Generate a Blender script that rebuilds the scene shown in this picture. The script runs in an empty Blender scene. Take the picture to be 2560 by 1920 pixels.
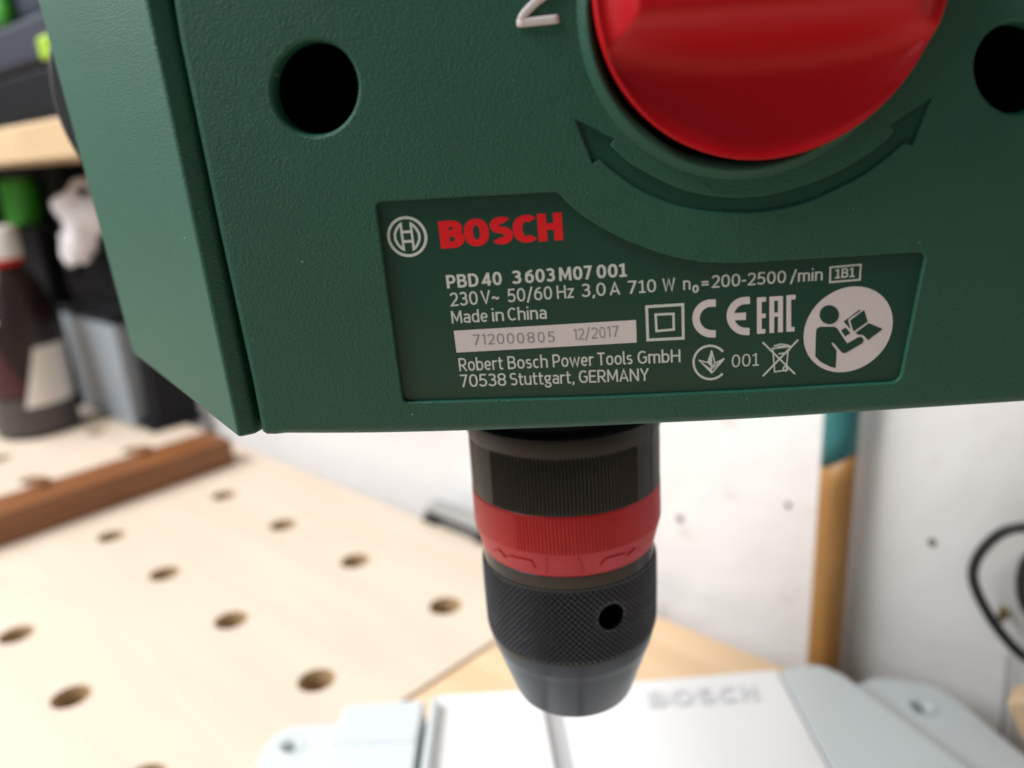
import bpy, bmesh, math, random
import numpy as np
from mathutils import Vector, Matrix
from mathutils.geometry import delaunay_2d_cdt

random.seed(4)
sc = bpy.context.scene
col = sc.collection

# ------------------------------------------------------------------ camera
F, CX, CY = 2049.08, 1280.0, 960.0            # focal length and centre in photo pixels
PITCH, ROLL, HC = math.radians(16.3192), math.radians(3.58822), 0.27819
_r = np.array([1, 0, 0.]); _f = np.array([0, math.cos(PITCH), -math.sin(PITCH)])
_d = np.array([0, -math.sin(PITCH), -math.cos(PITCH)])
RC = np.array([math.cos(ROLL)*_r + math.sin(ROLL)*_d, -math.sin(ROLL)*_r + math.cos(ROLL)*_d, _f])
CAM = np.array([0, 0, HC])
cd = bpy.data.cameras.new('camera'); cam = bpy.data.objects.new('camera', cd); col.objects.link(cam)
cam.matrix_world = Matrix([[RC[0][i], -RC[1][i], -RC[2][i], CAM[i]] for i in range(3)] + [[0, 0, 0, 1]])
cd.sensor_width = 36; cd.lens = F/2560*36; cd.clip_start = 0.005; cd.clip_end = 60
cd.dof.use_dof = True; cd.dof.focus_distance = 0.150; cd.dof.aperture_fstop = 10.0
sc.camera = cam

# ------------------------------------------------------------------ light
world = bpy.data.worlds.new('World'); sc.world = world; world.use_nodes = True
bg = world.node_tree.nodes['Background']
bg.inputs[0].default_value = (0.93, 0.97, 1.0, 1); bg.inputs[1].default_value = 0.10

def area_light(name, loc, target, size, power, color, size_y=None):
    l = bpy.data.lights.new(name, 'AREA'); l.energy = power; l.color = color
    l.shape = 'RECTANGLE' if size_y else 'DISK'; l.size = size
    if size_y: l.size_y = size_y
    o = bpy.data.objects.new(name, l); col.objects.link(o); o.location = loc
    o.rotation_euler = (Vector(target) - Vector(loc)).to_track_quat('-Z', 'Y').to_euler()
    return o
area_light('ceiling_lamp', (-1.35, -0.24, 2.05), (0.0, 0.35, 0.05), 0.50, 40, (1.0, 0.97, 0.95))
area_light('wall_fill', (-1.30, 0.52, 1.15), (0.1, 0.42, 0.08), 1.3, 27, (0.98, 0.99, 1.0), 0.8)  # unseen fill, added to brighten wall and bench but not the face
area_light('face_fill', (-0.62, -0.16, 0.46), (0.0, 0.16, 0.25), 0.42, 1.35, (0.90, 0.97, 1.0), 0.4)  # soft fill panel added out of view, close on the left of the head

sc.view_settings.view_transform = 'Standard'; sc.view_settings.look = 'None'
sc.view_settings.exposure = 0.14; sc.view_settings.gamma = 1.0
sc.view_settings.use_curve_mapping = False
sc.render.engine = 'CYCLES'
sc.cycles.use_denoising = True
sc.cycles.max_bounces = 6; sc.cycles.diffuse_bounces = 3; sc.cycles.glossy_bounces = 3

# ------------------------------------------------------------------ geometry helpers
def ray(x, y): return RC.T @ np.array([(x-CX)/F, (y-CY)/F, 1.0])
def onz(x, y, z=0.0):
    v = ray(x, y); return CAM + v*(z-HC)/v[2]
def onplane(x, y, p, n):
    v = ray(x, y); return CAM + v*(np.dot(n, np.asarray(p)-CAM)/np.dot(n, v))
def project(X):
    q = RC @ (np.asarray(X, float)-CAM); return q[:2]/q[2]*F + np.array([CX, CY])

# the flat front of the drill head: a plane, slightly turned and leaning
PSI, TILT = math.radians(-3.5), math.radians(2.5)
E1 = np.array([math.cos(PSI), math.sin(PSI), 0])
_h = np.array([-math.sin(PSI), math.cos(PSI), 0])
E2 = -math.sin(TILT)*_h + math.cos(TILT)*np.array([0, 0, 1.0])
EN = np.cross(E1, E2)                          # points back towards the viewer
FO = np.array([0.0, 0.136, 0.24])
def face_uv(x, y, d=0.0):
    """photo pixel -> (u, v) on the face plane lifted d metres out of it"""
    P = onplane(x, y, FO + EN*d, EN) - FO
    return np.array([P @ E1, P @ E2])
def face_pt(u, v, d=0.0): return FO + E1*u + E2*v + EN*d

def tag(o, label=None, cat=None, group=None, kind=None):
    for k, v in (('label', label), ('category', cat), ('group', group), ('kind', kind)):
        if v: o[k] = v
    return o
def empty(name, loc, label=None, cat=None):
    o = bpy.data.objects.new(name, None); col.objects.link(o); o.location = loc; o.empty_display_size = 0.02
    return tag(o, label, cat)
def root_loc(o):
    p = Vector((0, 0, 0))
    while o: p += o.location; o = o.parent
    return np.array(p)
def mesh_obj(name, verts, faces, mat, parent=None, smooth=None, mats=None, midx=None):
    """verts in world metres; smooth: True, False or a list of flags per face"""
    base = root_loc(parent)
    m = bpy.data.meshes.new(name)
    V = np.asarray(verts, float) - base
    m.from_pydata(V.tolist(), [], [list(map(int, f)) for f in faces]); m.update()
    for x in (mats or [mat]): m.materials.append(x)
    if midx is not None: m.polygons.foreach_set('material_index', list(midx))
    if smooth is True: m.polygons.foreach_set('use_smooth', [True]*len(m.polygons))
    elif smooth is not None and smooth is not False: m.polygons.foreach_set('use_smooth', list(smooth))
    o = bpy.data.objects.new(name, m); col.objects.link(o)
    if parent: o.parent = parent
    return o
def fix_normals(o):
    bm = bmesh.new(); bm.from_mesh(o.data); bmesh.ops.recalc_face_normals(bm, faces=bm.faces[:]); bm.to_mesh(o.data); bm.free()
    return o
def bevel(o, width, seg=3, angle=30):
    md = o.modifiers.new('bevel', 'BEVEL'); md.width = width; md.segments = seg
    md.limit_method = 'ANGLE'; md.angle_limit = math.radians(angle); md.harden_normals = False
    for p in o.data.polygons: p.use_smooth = True
    try:
        wn = o.modifiers.new('normals', 'WEIGHTED_NORMAL'); wn.keep_sharp = False; wn.weight = 60
    except Exception: pass
    return o
def loft(sections, close_ends=True):
    n = len(sections[0]); V = [p for s in sections for p in s]; Fc = []
    for k in range(len(sections)-1):
        for i in range(n):
            j = (i+1) % n
            Fc.append((k*n+i, k*n+j, (k+1)*n+j, (k+1)*n+i))
    if close_ends:
        Fc.append(tuple(range(n))[::-1]); Fc.append(tuple(range((len(sections)-1)*n, len(sections)*n)))
    return V, Fc
def prism(name, poly, z0, z1, mat, parent=None, bev=0, seg=3):
    V, Fc = loft([[(p[0], p[1], z0) for p in poly], [(p[0], p[1], z1) for p in poly]])
    o = fix_normals(mesh_obj(name, V, Fc, mat, parent))
    if bev: bevel(o, bev, seg)
    return o
def obox(name, c, u, size, mat, parent=None, bev=0.002, tilt=None):
    """box: centre c, horizontal direction u, size (along u, across, height)"""
    u = np.array([u[0], u[1], 0.]); u /= np.linalg.norm(u); w = np.array([-u[1], u[0], 0]); k = np.array([0, 0, 1.])
    if tilt is not None:
        M = np.array(Matrix.Rotation(tilt[1], 3, Vector(tilt[0]))); u, w, k = M@u, M@w, M@k
    V = [np.asarray(c)+u*sx*size[0]/2+w*sy*size[1]/2+k*sz*size[2]/2 for sz in (-1, 1) for sx, sy in ((-1, -1), (1, -1), (1, 1), (-1, 1))]
    Fc = [(3, 2, 1, 0), (4, 5, 6, 7)] + [(i, (i+1) % 4, (i+1) % 4+4, i+4) for i in range(4)]
    o = fix_normals(mesh_obj(name, V, Fc, mat, parent))
    if bev: bevel(o, bev)
    return o
def lathe(name, prof, axis_pt, mat, parent=None, n=96, cap=(False, False), axis=(0, 0, 1)):
    """prof: list of (radius, height along axis)"""
    a = Vector(axis).normalized(); q = Vector((0, 0, 1)).rotation_difference(a); B = np.array(q.to_matrix())
    V = []; Fc = []
    for r, z in prof:
        for i in range(n):
            t = 2*math.pi*i/n
            V.append(np.asarray(axis_pt) + B @ np.array([r*math.cos(t), r*math.sin(t), z]))
    for k in range(len(prof)-1):
        for i in range(n):
            j = (i+1) % n
            Fc.append((k*n+i, k*n+j, (k+1)*n+j, (k+1)*n+i))
    if cap[0]: Fc.append(tuple(range(n))[::-1])
    if cap[1]: Fc.append(tuple(range((len(prof)-1)*n, len(prof)*n)))
    o = fix_normals(mesh_obj(name, V, Fc, mat, parent, smooth=True))
    sharp(o)
    return o
def sharp(o, ang=35):
    bm = bmesh.new(); bm.from_mesh(o.data)
    for e in bm.edges:
        if len(e.link_faces) == 2 and e.calc_face_angle(0) > math.radians(ang): e.smooth = False
    bm.to_mesh(o.data); bm.free(); return o
def tube(name, pts, rad, mat, parent=None, n=16):
    pts = [np.asarray(p, float) for p in pts]; V = []; Fc = []
    up = np.array([0.1, 0.2, 1.0])
    for i, p in enumerate(pts):
        t = pts[min(i+1, len(pts)-1)] - pts[max(i-1, 0)]; t /= np.linalg.norm(t)
        a = np.cross(t, up); a /= np.linalg.norm(a); b = np.cross(a, t)
        for k in range(n):
            g = 2*math.pi*k/n; V.append(p + rad*(a*math.cos(g)+b*math.sin(g)))
    for i in range(len(pts)-1):
        for k in range(n): Fc.append((i*n+k, i*n+(k+1) % n, (i+1)*n+(k+1) % n, (i+1)*n+k))
    Fc.append(tuple(range(n))); Fc.append(tuple(range((len(pts)-1)*n, len(pts)*n))[::-1])
    return fix_normals(mesh_obj(name, V, Fc, mat, parent, smooth=True))
def spline(pts, m=8, closed=False):
    """Catmull-Rom through points"""
    P = [np.asarray(p, float) for p in pts]; n = len(P); out = []
    rng = n if closed else n-1
    for i in range(rng):
        p0 = P[(i-1) % n] if closed or i > 0 else 2*P[0]-P[1]
        p1 = P[i]; p2 = P[(i+1) % n]
        p3 = P[(i+2) % n] if closed or i+2 < n else 2*P[-1]-P[-2]
        for k in range(m):
            t = k/m
            out.append(.5*((2*p1)+(-p0+p2)*t+(2*p0-5*p1+4*p2-p3)*t*t+(-p0+3*p1-3*p2+p3)*t**3))
    if not closed: out.append(P[-1])
    return out
def ccw(P):
    P = [np.asarray(p, float) for p in P]
    a = sum(P[i][0]*P[(i+1) % len(P)][1]-P[(i+1) % len(P)][0]*P[i][1] for i in range(len(P)))
    return P if a > 0 else P[::-1]
def offset(P, d):
    """offset a CCW contour outwards by d (number or list)"""
    n = len(P); out = []
    for i in range(n):
        a = P[i]-P[i-1]; b = P[(i+1) % n]-P[i]
        a = a/(np.linalg.norm(a)+1e-12); b = b/(np.linalg.norm(b)+1e-12)
        na = np.array([a[1], -a[0]]); nb = np.array([b[1], -b[0]]); m = na+nb
        l = np.linalg.norm(m); m = m/(l+1e-12); k = 1/max(l/2, .6)
        out.append(P[i] + m*(d[i] if hasattr(d, '__len__') else d)*k)
    return out
def resample(P, step, closed=True):
    out = []; n = len(P)
    for i in range(n if closed else n-1):
        a, b = P[i], P[(i+1) % n]; k = max(1, int(round(np.linalg.norm(b-a)/step)))
        out += [a+(b-a)*t/k for t in range(k)]
    if not closed: out.append(P[-1])
    return out
def cdt(polys, mode=1, eps=1e-7):
    V = []; Fs = []
    for p in polys:
        Fs.append(list(range(len(V), len(V)+len(p)))); V += [Vector((float(q[0]), float(q[1]))) for q in p]
    r = delaunay_2d_cdt(V, [], Fs, mode, eps)
    vv = [np.array(v) for v in r[0]]; ff = [list(f) for f in r[2]]
    if len(polys) == 1 or mode != 1 or any(len(p) > 40 for p in polys): return vv, ff
    C = np.array([sum(vv[i] for i in f)/len(f) for f in ff]); hit = np.zeros(len(ff), bool)
    for p in polys:                             # keep only what lies in one of the pieces
        Q = np.array(p, float); c = np.zeros(len(ff), bool); j = len(Q)-1
        for i in range(len(Q)):
            if Q[i][1] != Q[j][1]:
                c ^= ((Q[i][1] > C[:, 1]) != (Q[j][1] > C[:, 1])) & (C[:, 0] < (Q[j][0]-Q[i][0])*(C[:, 1]-Q[i][1])/(Q[j][1]-Q[i][1])+Q[i][0])
            j = i
        hit |= c
    return vv, [f for f, k in zip(ff, hit) if k]
def round_prof(r, depth, k=5):
    out = [(r*(1-math.sin(a)), r*(1-math.cos(a))) for a in np.linspace(0, math.pi/2, k)]
    return out + ([(0, depth)] if depth > r*1.001 else [])

# ------------------------------------------------------------------ materials
def material(name, color, rough=0.5, metal=0.0, bump=None, color2=None, cscale=20, cmix=0.5, spec=0.5, coat=0, rvar=None, detail=4):
    m = bpy.data.materials.new(name); m.use_nodes = True
    nt = m.node_tree; N = nt.nodes; L = nt.links; b = N['Principled BSDF']
    b.inputs['Base Color'].default_value = (*color, 1); b.inputs['Roughness'].default_value = rough
    b.inputs['Metallic'].default_value = metal; b.inputs['Specular IOR Level'].default_value = spec
    b.inputs['Coat Weight'].default_value = coat
    tc = N.new('ShaderNodeTexCoord')
    if color2:
        n = N.new('ShaderNodeTexNoise'); n.inputs['Scale'].default_value = cscale; n.inputs['Detail'].default_value = detail
        L.new(tc.outputs['Object'], n.inputs['Vector'])
        r = N.new('ShaderNodeValToRGB'); r.color_ramp.elements[0].position = .5-cmix/2; r.color_ramp.elements[1].position = .5+cmix/2
        r.color_ramp.elements[0].color = (*color, 1); r.color_ramp.elements[1].color = (*color2, 1)
        L.new(n.outputs['Fac'], r.inputs['Fac']); L.new(r.outputs['Color'], b.inputs['Base Color'])
    if rvar:
        n = N.new('ShaderNodeTexNoise'); n.inputs['Scale'].default_value = rvar[0]; L.new(tc.outputs['Object'], n.inputs['Vector'])
        mr = N.new('ShaderNodeMapRange'); mr.inputs['To Min'].default_value = rough-rvar[1]; mr.inputs['To Max'].default_value = rough+rvar[1]
        L.new(n.outputs['Fac'], mr.inputs['Value']); L.new(mr.outputs['Result'], b.inputs['Roughness'])
    if bump:
        n = N.new('ShaderNodeTexNoise'); n.inputs['Scale'].default_value = bump[0]; n.inputs['Detail'].default_value = bump[2] if len(bump) > 2 else 3
        L.new(tc.outputs['Object'], n.inputs['Vector'])
        bp = N.new('ShaderNodeBump'); bp.inputs['Distance'].default_value = bump[1]; bp.inputs['Strength'].default_value = 1.0
        L.new(n.outputs['Fac'], bp.inputs['Height']); L.new(bp.outputs['Normal'], b.inputs['Normal'])
    return m
def plastic_with_specks(name, color, rough, bump):
    """moulded plastic: fine spark-eroded grain and a few dust specks and scuffs"""
    m = material(name, color, rough, 0, bump, spec=.5)
    nt = m.node_tree; N = nt.nodes; L = nt.links; b = N['Principled BSDF']; tc = N['Texture Coordinate']
    v = N.new('ShaderNodeTexVoronoi'); v.voronoi_dimensions = '2D'; v.inputs['Scale'].default_value = 190; v.inputs['Randomness'].default_value = 1
    sx = N.new('ShaderNodeSeparateXYZ'); cx = N.new('ShaderNodeCombineXYZ'); L.new(tc.outputs['Object'], sx.inputs[0])
    L.new(sx.outputs[0], cx.inputs[0]); L.new(sx.outputs[2], cx.inputs[1]); L.new(cx.outputs[0], v.inputs['Vector'])
    nz = N.new('ShaderNodeTexNoise'); nz.inputs['Scale'].default_value = 240; L.new(tc.outputs['Object'], nz.inputs['Vector'])
    th = N.new('ShaderNodeMath'); th.operation = 'MULTIPLY_ADD'; th.inputs[1].default_value = .13; th.inputs[2].default_value = -.046
    L.new(nz.outputs['Fac'], th.inputs[0])
    lt = N.new('ShaderNodeMath'); lt.operation = 'LESS_THAN'; L.new(v.outputs['Distance'], lt.inputs[0]); L.new(th.outputs[0], lt.inputs[1])
    sepn = N.new('ShaderNodeSeparateColor'); L.new(v.outputs['Color'], sepn.inputs[0])
    gt = N.new('ShaderNodeMath'); gt.operation = 'GREATER_THAN'; gt.inputs[1].default_value = .90; L.new(sepn.outputs[0], gt.inputs[0])
    mu = N.new('ShaderNodeMath'); mu.operation = 'MULTIPLY'; L.new(lt.outputs[0], mu.inputs[0]); L.new(gt.outputs[0], mu.inputs[1])
    # broad, faint variation of the pigment
    n2 = N.new('ShaderNodeTexNoise'); n2.inputs['Scale'].default_value = 60; n2.inputs['Detail'].default_value = 6; L.new(tc.outputs['Object'], n2.inputs['Vector'])
    mx = N.new('ShaderNodeMix'); mx.data_type = 'RGBA'; mx.inputs[6].default_value = tuple(c*.9 for c in color)+(1,); mx.inputs[7].default_value = tuple(c*1.12 for c in color)+(1,)
    L.new(n2.outputs['Fac'], mx.inputs[0])
    m2 = N.new('ShaderNodeMix'); m2.data_type = 'RGBA'; L.new(mu.outputs[0], m2.inputs[0]); L.new(mx.outputs[2], m2.inputs[6])
    m2.inputs[7].default_value = (.13, .21, .18, 1); L.new(m2.outputs[2], b.inputs['Base Color'])
    return m
def wood(name, c1, c2, rough, ang, stretch=(1.2, 14, 14), scale=9, bump=0.0002):
    m = material(name, c1, rough); nt = m.node_tree; N = nt.nodes; L = nt.links; b = N['Principled BSDF']; tc = N['Texture Coordinate']
    mp = N.new('ShaderNodeMapping'); mp.inputs['Rotation'].default_value = (0, 0, -ang); L.new(tc.outputs['Object'], mp.inputs['Vector'])
    mp2 = N.new('ShaderNodeMapping'); mp2.inputs['Scale'].default_value = stretch; L.new(mp.outputs[0], mp2.inputs['Vector'])
    n = N.new('ShaderNodeTexNoise'); n.inputs['Scale'].default_value = scale; n.inputs['Detail'].default_value = 6; n.inputs['Distortion'].default_value = .6
    L.new(mp2.outputs[0], n.inputs['Vector'])
    r = N.new('ShaderNodeValToRGB'); r.color_ramp.elements[0].position = .3; r.color_ramp.elements[1].position = .75
    r.color_ramp.elements[0].color = (*c1, 1); r.color_ramp.elements[1].color = (*c2, 1)
    L.new(n.outputs['Fac'], r.inputs[0]); L.new(r.outputs[0], b.inputs['Base Color'])
    bp = N.new('ShaderNodeBump'); bp.inputs['Distance'].default_value = bump; L.new(n.outputs['Fac'], bp.inputs['Height']); L.new(bp.outputs[0], b.inputs['Normal'])
    return m
M = {}
GREEN = (.0065, .074, .045)
M['green'] = plastic_with_specks('green_plastic', GREEN, .54, (2700, .00018))
M['label'] = material('label_green', (.006, .046, .030), .36, bump=(2600, .000015), color2=(.007, .052, .034), cscale=70)
M['print'] = material('white_print', (.56, .61, .58), .5)
M['print_pink'] = material('white_print_warm', (.64, .60, .61), .5)
M['grey_ink'] = material('grey_ink', (.25, .23, .24), .6)
M['red_print'] = material('red_print', (.70, .004, .012), .4)
M['red'] = material('red_knob_plastic', (.44, .002, .007), .46, bump=(1800, .00005), rvar=(140, .12), spec=.28)
M['red2'] = material('red_ring_plastic', (.46, .006, .012), .40, bump=(1500, .00003), spec=.35)
M['hole_shade'] = material('hole_shade_black', (.002, .002, .002), .9, spec=.1)  # black stands in for the shade inside holes and the knob gap
M['collar'] = material('black_collar_plastic', (.0075, .0075, .0075), .38, bump=(1600, .00004), spec=.32, rvar=(120, .08))
M['steel'] = material('blackened_steel', (.050, .053, .058), .24, .9, rvar=(90, .07), bump=(500, .00001))
M['knurl'] = material('knurled_steel', (.060, .066, .078), .26, .9)
M['bench'] = wood('birch_plywood', (.60, .50, .40), (.66, .56, .455), .55, math.radians(-44.3), (1.0, 7, 7), 7)
M['bench2'] = wood('beech_edge_board', (.64, .44, .26), (.72, .52, .33), .5, math.radians(-44.3), (1.0, 9, 9), 8)
M['batten'] = wood('oiled_hardwood', (.17, .060, .018), (.26, .10, .032), .42, math.radians(45.5), (2, 22, 22), 8)
M['wall'] = material('white_painted_wall', (.80, .79, .785), .7, bump=(40, .0015), color2=(.77, .755, .75), cscale=6)
M['base'] = material('light_grey_cast_paint', (.55, .59, .60), .38, bump=(300, .0001))
M['plate'] = material('ground_steel_plate', (.80, .80, .80), .36, .15, rvar=(120, .05), bump=(900, .00001))
M['groove'] = material('groove_grey', (.42, .42, .43), .4, .3)

def V3(u, v, d=0.): return face_pt(u, v, d)

# ================================================================== the setting: wall and bench
G = math.radians(315.47544)
SU = np.array([math.cos(G), math.sin(G), 0]); SV = np.array([math.sin(G), -math.cos(G), 0])   # along / away from the wall
B0 = np.array([-.256376, .662075, 0])           # a dog hole of the bench grid
EDGE, GAP = -.0734, .032                        # bench edge and wall, measured along SV
def bp(s, t, z=0.): return B0 + SU*s + SV*t + np.array([0, 0, z])
WALL_T = EDGE - GAP
WP = bp(0, WALL_T); WN = SV
def onwall(x, y, off=0.): return onplane(x, y, WP + WN*off, WN)
def st(P): q = np.asarray(P)-B0; return q @ SU, q @ SV

def box_st(name, s0, s1, t0, t1, z0, z1, mat, parent=None, bev=.002):
    return obox(name, bp((s0+s1)/2, (t0+t1)/2, (z0+z1)/2), SU, (abs(s1-s0), abs(t1-t0), abs(z1-z0)), mat, parent, bev)

wall = box_st('wall', -1.9, 2.2, WALL_T-.12, WALL_T, -.75, 1.25, M['wall'], None, 0)
tag(wall, 'white painted wall with small dark nail holes behind the bench', None, None, 'structure')
def scuffed_wall(m):
    nt = m.node_tree; N = nt.nodes; L = nt.links; b = N['Principled BSDF']; tc = N['Texture Coordinate']
    src = b.inputs['Base Color'].links[0].from_socket
    n = N.new('ShaderNodeTexNoise'); n.inputs['Scale'].default_value = 38; n.inputs['Detail'].default_value = 8; L.new(tc.outputs['Object'], n.inputs['Vector'])
    r = N.new('ShaderNodeValToRGB'); r.color_ramp.elements[0].position = .64; r.color_ramp.elements[1].position = .74
    r.color_ramp.elements[0].color = (0, 0, 0, 1); r.color_ramp.elements[1].color = (.38, .38, .38, 1); L.new(n.outputs['Fac'], r.inputs[0])
    mx = N.new('ShaderNodeMix'); mx.data_type = 'RGBA'; L.new(r.outputs[0], mx.inputs[0]); L.new(src, mx.inputs[6]); mx.inputs[7].default_value = (.55, .47, .43, 1)
    L.new(mx.outputs[2], b.inputs['Base Color'])
scuffed_wall(M['wall'])
M['dark'] = material('dark_hole', (.16, .145, .13), .9)
M['grime'] = material('rusty_smudge', (.52, .36, .28), .9)
for (x, y, r) in ((1970, 1263, .0015), (1700, 1297, .0021), (2330, 1356, .0018)):
    lathe('nail_hole', [(r*1.25, 0), (r, .0007), (r*.5, .0009)], onwall(x, y), M['dark'], wall, 14, (True, True), WN)

# bench: plywood top with a grid of dog holes, and an edge board beyond the joint
wb = empty('workbench', bp(-.2, .3, -.04), 'pale plywood workbench top drilled with a grid of round dog holes', 'workbench')
TH = .034
outer = [np.array(p) for p in ((-1.35, EDGE), (.3388, EDGE), (.3388, .70), (-1.35, .70))]
circs = []
for k in range(-6, 4):
    for j in range(0, 6):
        if k*.096 < -.5 and j > 3: continue
        circs.append((k*.096, j*.096))
nC = 28
def circle(cx, cy, r, n=nC): return [np.array([cx+r*math.cos(2*math.pi*i/n), cy+r*math.sin(2*math.pi*i/n)]) for i in range(n)]
Vv, Ff = cdt([outer] + [circle(a, b, .0107) for a, b in circs], 1)
keep = []
for f in Ff:
    c = sum(Vv[i] for i in f)/len(f)
    if all(np.hypot(c[0]-a, c[1]-b) > .0104 for a, b in circs): keep.append(f)
V = [bp(p[0], p[1], 0) for p in Vv]; Fc = [list(f) for f in keep]; sm = [False]*len(Fc)
for a, b in circs:                             # small chamfer and the bore
    rings = []
    for r, z in ((.0107, 0), (.0100, -.0008), (.0100, -TH)):
        o = len(V); V += [bp(p[0], p[1], z) for p in circle(a, b, r)]; rings.append(o)
    for q in range(2):
        for i in range(nC):
            j = (i+1) % nC; Fc.append([rings[q]+i, rings[q+1]+i, rings[q+1]+j, rings[q]+j]); sm.append(True)
o = len(V); V += [bp(p[0], p[1], 0) for p in outer] + [bp(p[0], p[1], -TH) for p in outer]
for i in range(4): Fc.append([o+i, o+(i+1) % 4, o+4+(i+1) % 4, o+4+i]); sm.append(False)
M['ply_core'] = material('plywood_core', (.40, .27, .14), .7, color2=(.30, .19, .09), cscale=300)
nb = len(circs)*nC*2
mesh_obj('perforated_top', V, Fc, None, wb, sm, [M['bench'], M['ply_core']], [0]*(len(Fc)-nb-4)+[1]*nb+[0]*4)
box_st('edge_board', .3412, 1.05, EDGE+.0005, .70, -TH, -.0006, M['bench2'], wb, .0006)
box_st('under_frame', -1.3, 1.0, EDGE+.03, .66, -.16, -TH-.03, M['bench2'], wb, .002)

# ================================================================== the drill press
press = empty('drill_press', (0.035, 0.2, 0.0), 'green bench drill press with red gear knob, printed nameplate and keyless chuck', 'drill press')

# ---- front cover of the head, with every recess cut into it
def fuv(pts, d=0.): return [face_uv(x, y, d) for x, y in pts]
LIPW = .00030
bottom_px = [(664, 1090), (780, 1090.5), (900, 1090), (1021, 1088), (1169, 1084), (1400, 1076), (1600, 1067.5), (1860, 1055.5), (2142, 1038), (2560, 1011), (2760, 996)]
left_px = [(300, -560), (420, -60), (443, 90), (545, 579), (630, 965), (648, 1060)]
out_uv = fuv(left_px) + [face_uv(652, 1082)] + [np.array(p) for p in spline(fuv(bottom_px), 5)]
tr = face_uv(2760, 996) + np.array([.0, .125])
out_uv += [tr, np.array([out_uv[0][0], tr[1]])]
out_uv[0] = np.array([out_uv[0][0], tr[1]]); out_uv.pop()
if sum(out_uv[i][0]*out_uv[(i+1) % len(out_uv)][1]-out_uv[(i+1) % len(out_uv)][0]*out_uv[i][1] for i in range(len(out_uv))) < 0: out_uv = out_uv[::-1]
out_uv = resample(out_uv, .004)
vb = face_uv(672, 1090)[1]
out_r = []
for p in out_uv:
    out_r.append(.0019 if p[1] < vb + .012 and p[0] > face_uv(700, 1080)[0] else .0012)

label_px = [(941, 524), (940.5, 514), (944, 508), (951, 505)] + [(1150, 493.5), (1372, 481.5)] + [(1386, 480.5), (1394, 482.5), (1401, 488)] + \
    [tuple(p) for p in spline([(1401, 488), (1416, 505), (1436, 523.5), (1464, 544.5), (1515, 575.5), (1569, 602), (1623, 624), (1671, 639.5), (1728, 651.5), (1785, 657.5), (1846, 658), (1907, 655)], 4)[1:]] + \
    [(2287, 632), (2302, 631.5), (2310, 636), (2313, 645), (2311.5, 654)] + [(2256, 930), (2252, 943), (2245, 952), (2232, 957.5)] + [(1866, 978), (1500, 994), (1030, 1006.5), (1018, 1006), (1010, 1002), (1006.5, 993)]
inner_arc = [(1525.7, 362), (1562.7, 399), (1598.9, 422.6), (1653, 451.5), (1707.4, 474), (1761.6, 487.7), (1805, 492.8), (1850, 494), (1900, 491), (1967.8, 477), (2035.6, 455.4), (2103, 426), (2171, 385.3), (2216.4, 349.2), (2236.7, 326.6)]
outer_arc = [(2261.6, 356), (2216.4, 396.6), (2160, 437.3), (2103.4, 466.7), (2035.6, 498.3), (1967.8, 518.7), (1900, 529.5), (1850, 532), (1800, 530.5), (1743.5, 524.8), (1689.3, 513), (1635, 492.2), (1589.8, 469.6), (1544.6, 437), (1496.7, 398.2)]
arrow_px = [(1437, 297.9), (1538.3, 346.7)] + [tuple(p) for p in spline(inner_arc, 3)] + [(2225.4, 313), (2333.9, 241.8), (2282, 362.7)] + [tuple(p) for p in spline(outer_arc, 3)] + [(1480.5, 409)]

def fit_circle(P):
    P = np.array(P); A = np.c_[2*P, np.ones(len(P))]; b = (P**2).sum(1); s = np.linalg.lstsq(A, b, rcond=None)[0]
    return s[:2], math.sqrt(s[2]+s[0]**2+s[1]**2)
RIM_D = .0030
KC, KR = fit_circle(fuv([(1474, 0), (1517, 150), (1620, 290), (1760, 372), (1895, 396), (2060, 372), (2200, 280), (2300, 150), (2347, 0)], RIM_D))
RC_, RR = fit_circle(fuv([(1446, 60), (1457, 150), (1520, 285), (1640, 395), (1760, 437), (1880, 450)], .0006))
CREST = RR - .0013
hole1 = [np.array(face_uv(787+117*math.cos(a), 219.5+129.5*math.sin(a))) for a in np.linspace(0, 2*math.pi, 64, endpoint=False)]
hole2 = [np.array(face_uv(2545+117*math.cos(a), 170+126*math.sin(a))) for a in np.linspace(0, 2*math.pi, 64, endpoint=False)]
kc = [RC_ + RR*np.array([math.cos(a), math.sin(a)]) for a in np.linspace(0, 2*math.pi, 144, endpoint=False)]
label_uv = ccw(fuv(label_px)); arrow_uv = ccw(fuv(arrow_px))
LD, AD = .00085, .00075
# profile entries: (offset outwards from the contour, depth below the face; negative = proud)
def lip(r, D): return round_prof(r, D)
ring_prof = [(0, 0), (-.00035, -.00028), (-.0009, -.00085), (-.0012, -.00105), (-.0015, -.00112), (-.0018, -.00100), (-.0022, -.0004), (-.0027, .0012), (-.0029, .006)]
hole_prof = [(.0, .0), (-.00012, .00003), (-.0003, .00014), (-.0005, .0004), (-.00064, .0009), (-.0007, .0016), (-.0008, .0030)]
cuts = [(label_uv, lip(LIPW, LD)), (arrow_uv, lip(.00022, AD)), (ccw(hole1), hole_prof), (ccw(hole2), hole_prof), (ccw(kc), ring_prof)]
caps = [offset(out_uv, [-r for r in out_r])]
for c, pr in cuts: caps.append(offset(c, pr[0][0]))
Vv, Ff = cdt(caps, 1)
def inside(p, P):
    c = False; n = len(P); j = n-1
    for i in range(n):
        if (P[i][1] > p[1]) != (P[j][1] > p[1]) and p[0] < (P[j][0]-P[i][0])*(p[1]-P[i][1])/(P[j][1]-P[i][1])+P[i][0]: c = not c
        j = i
    return c
V = [face_pt(p[0], p[1]) for p in Vv]; Fc = []; sm = []
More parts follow.
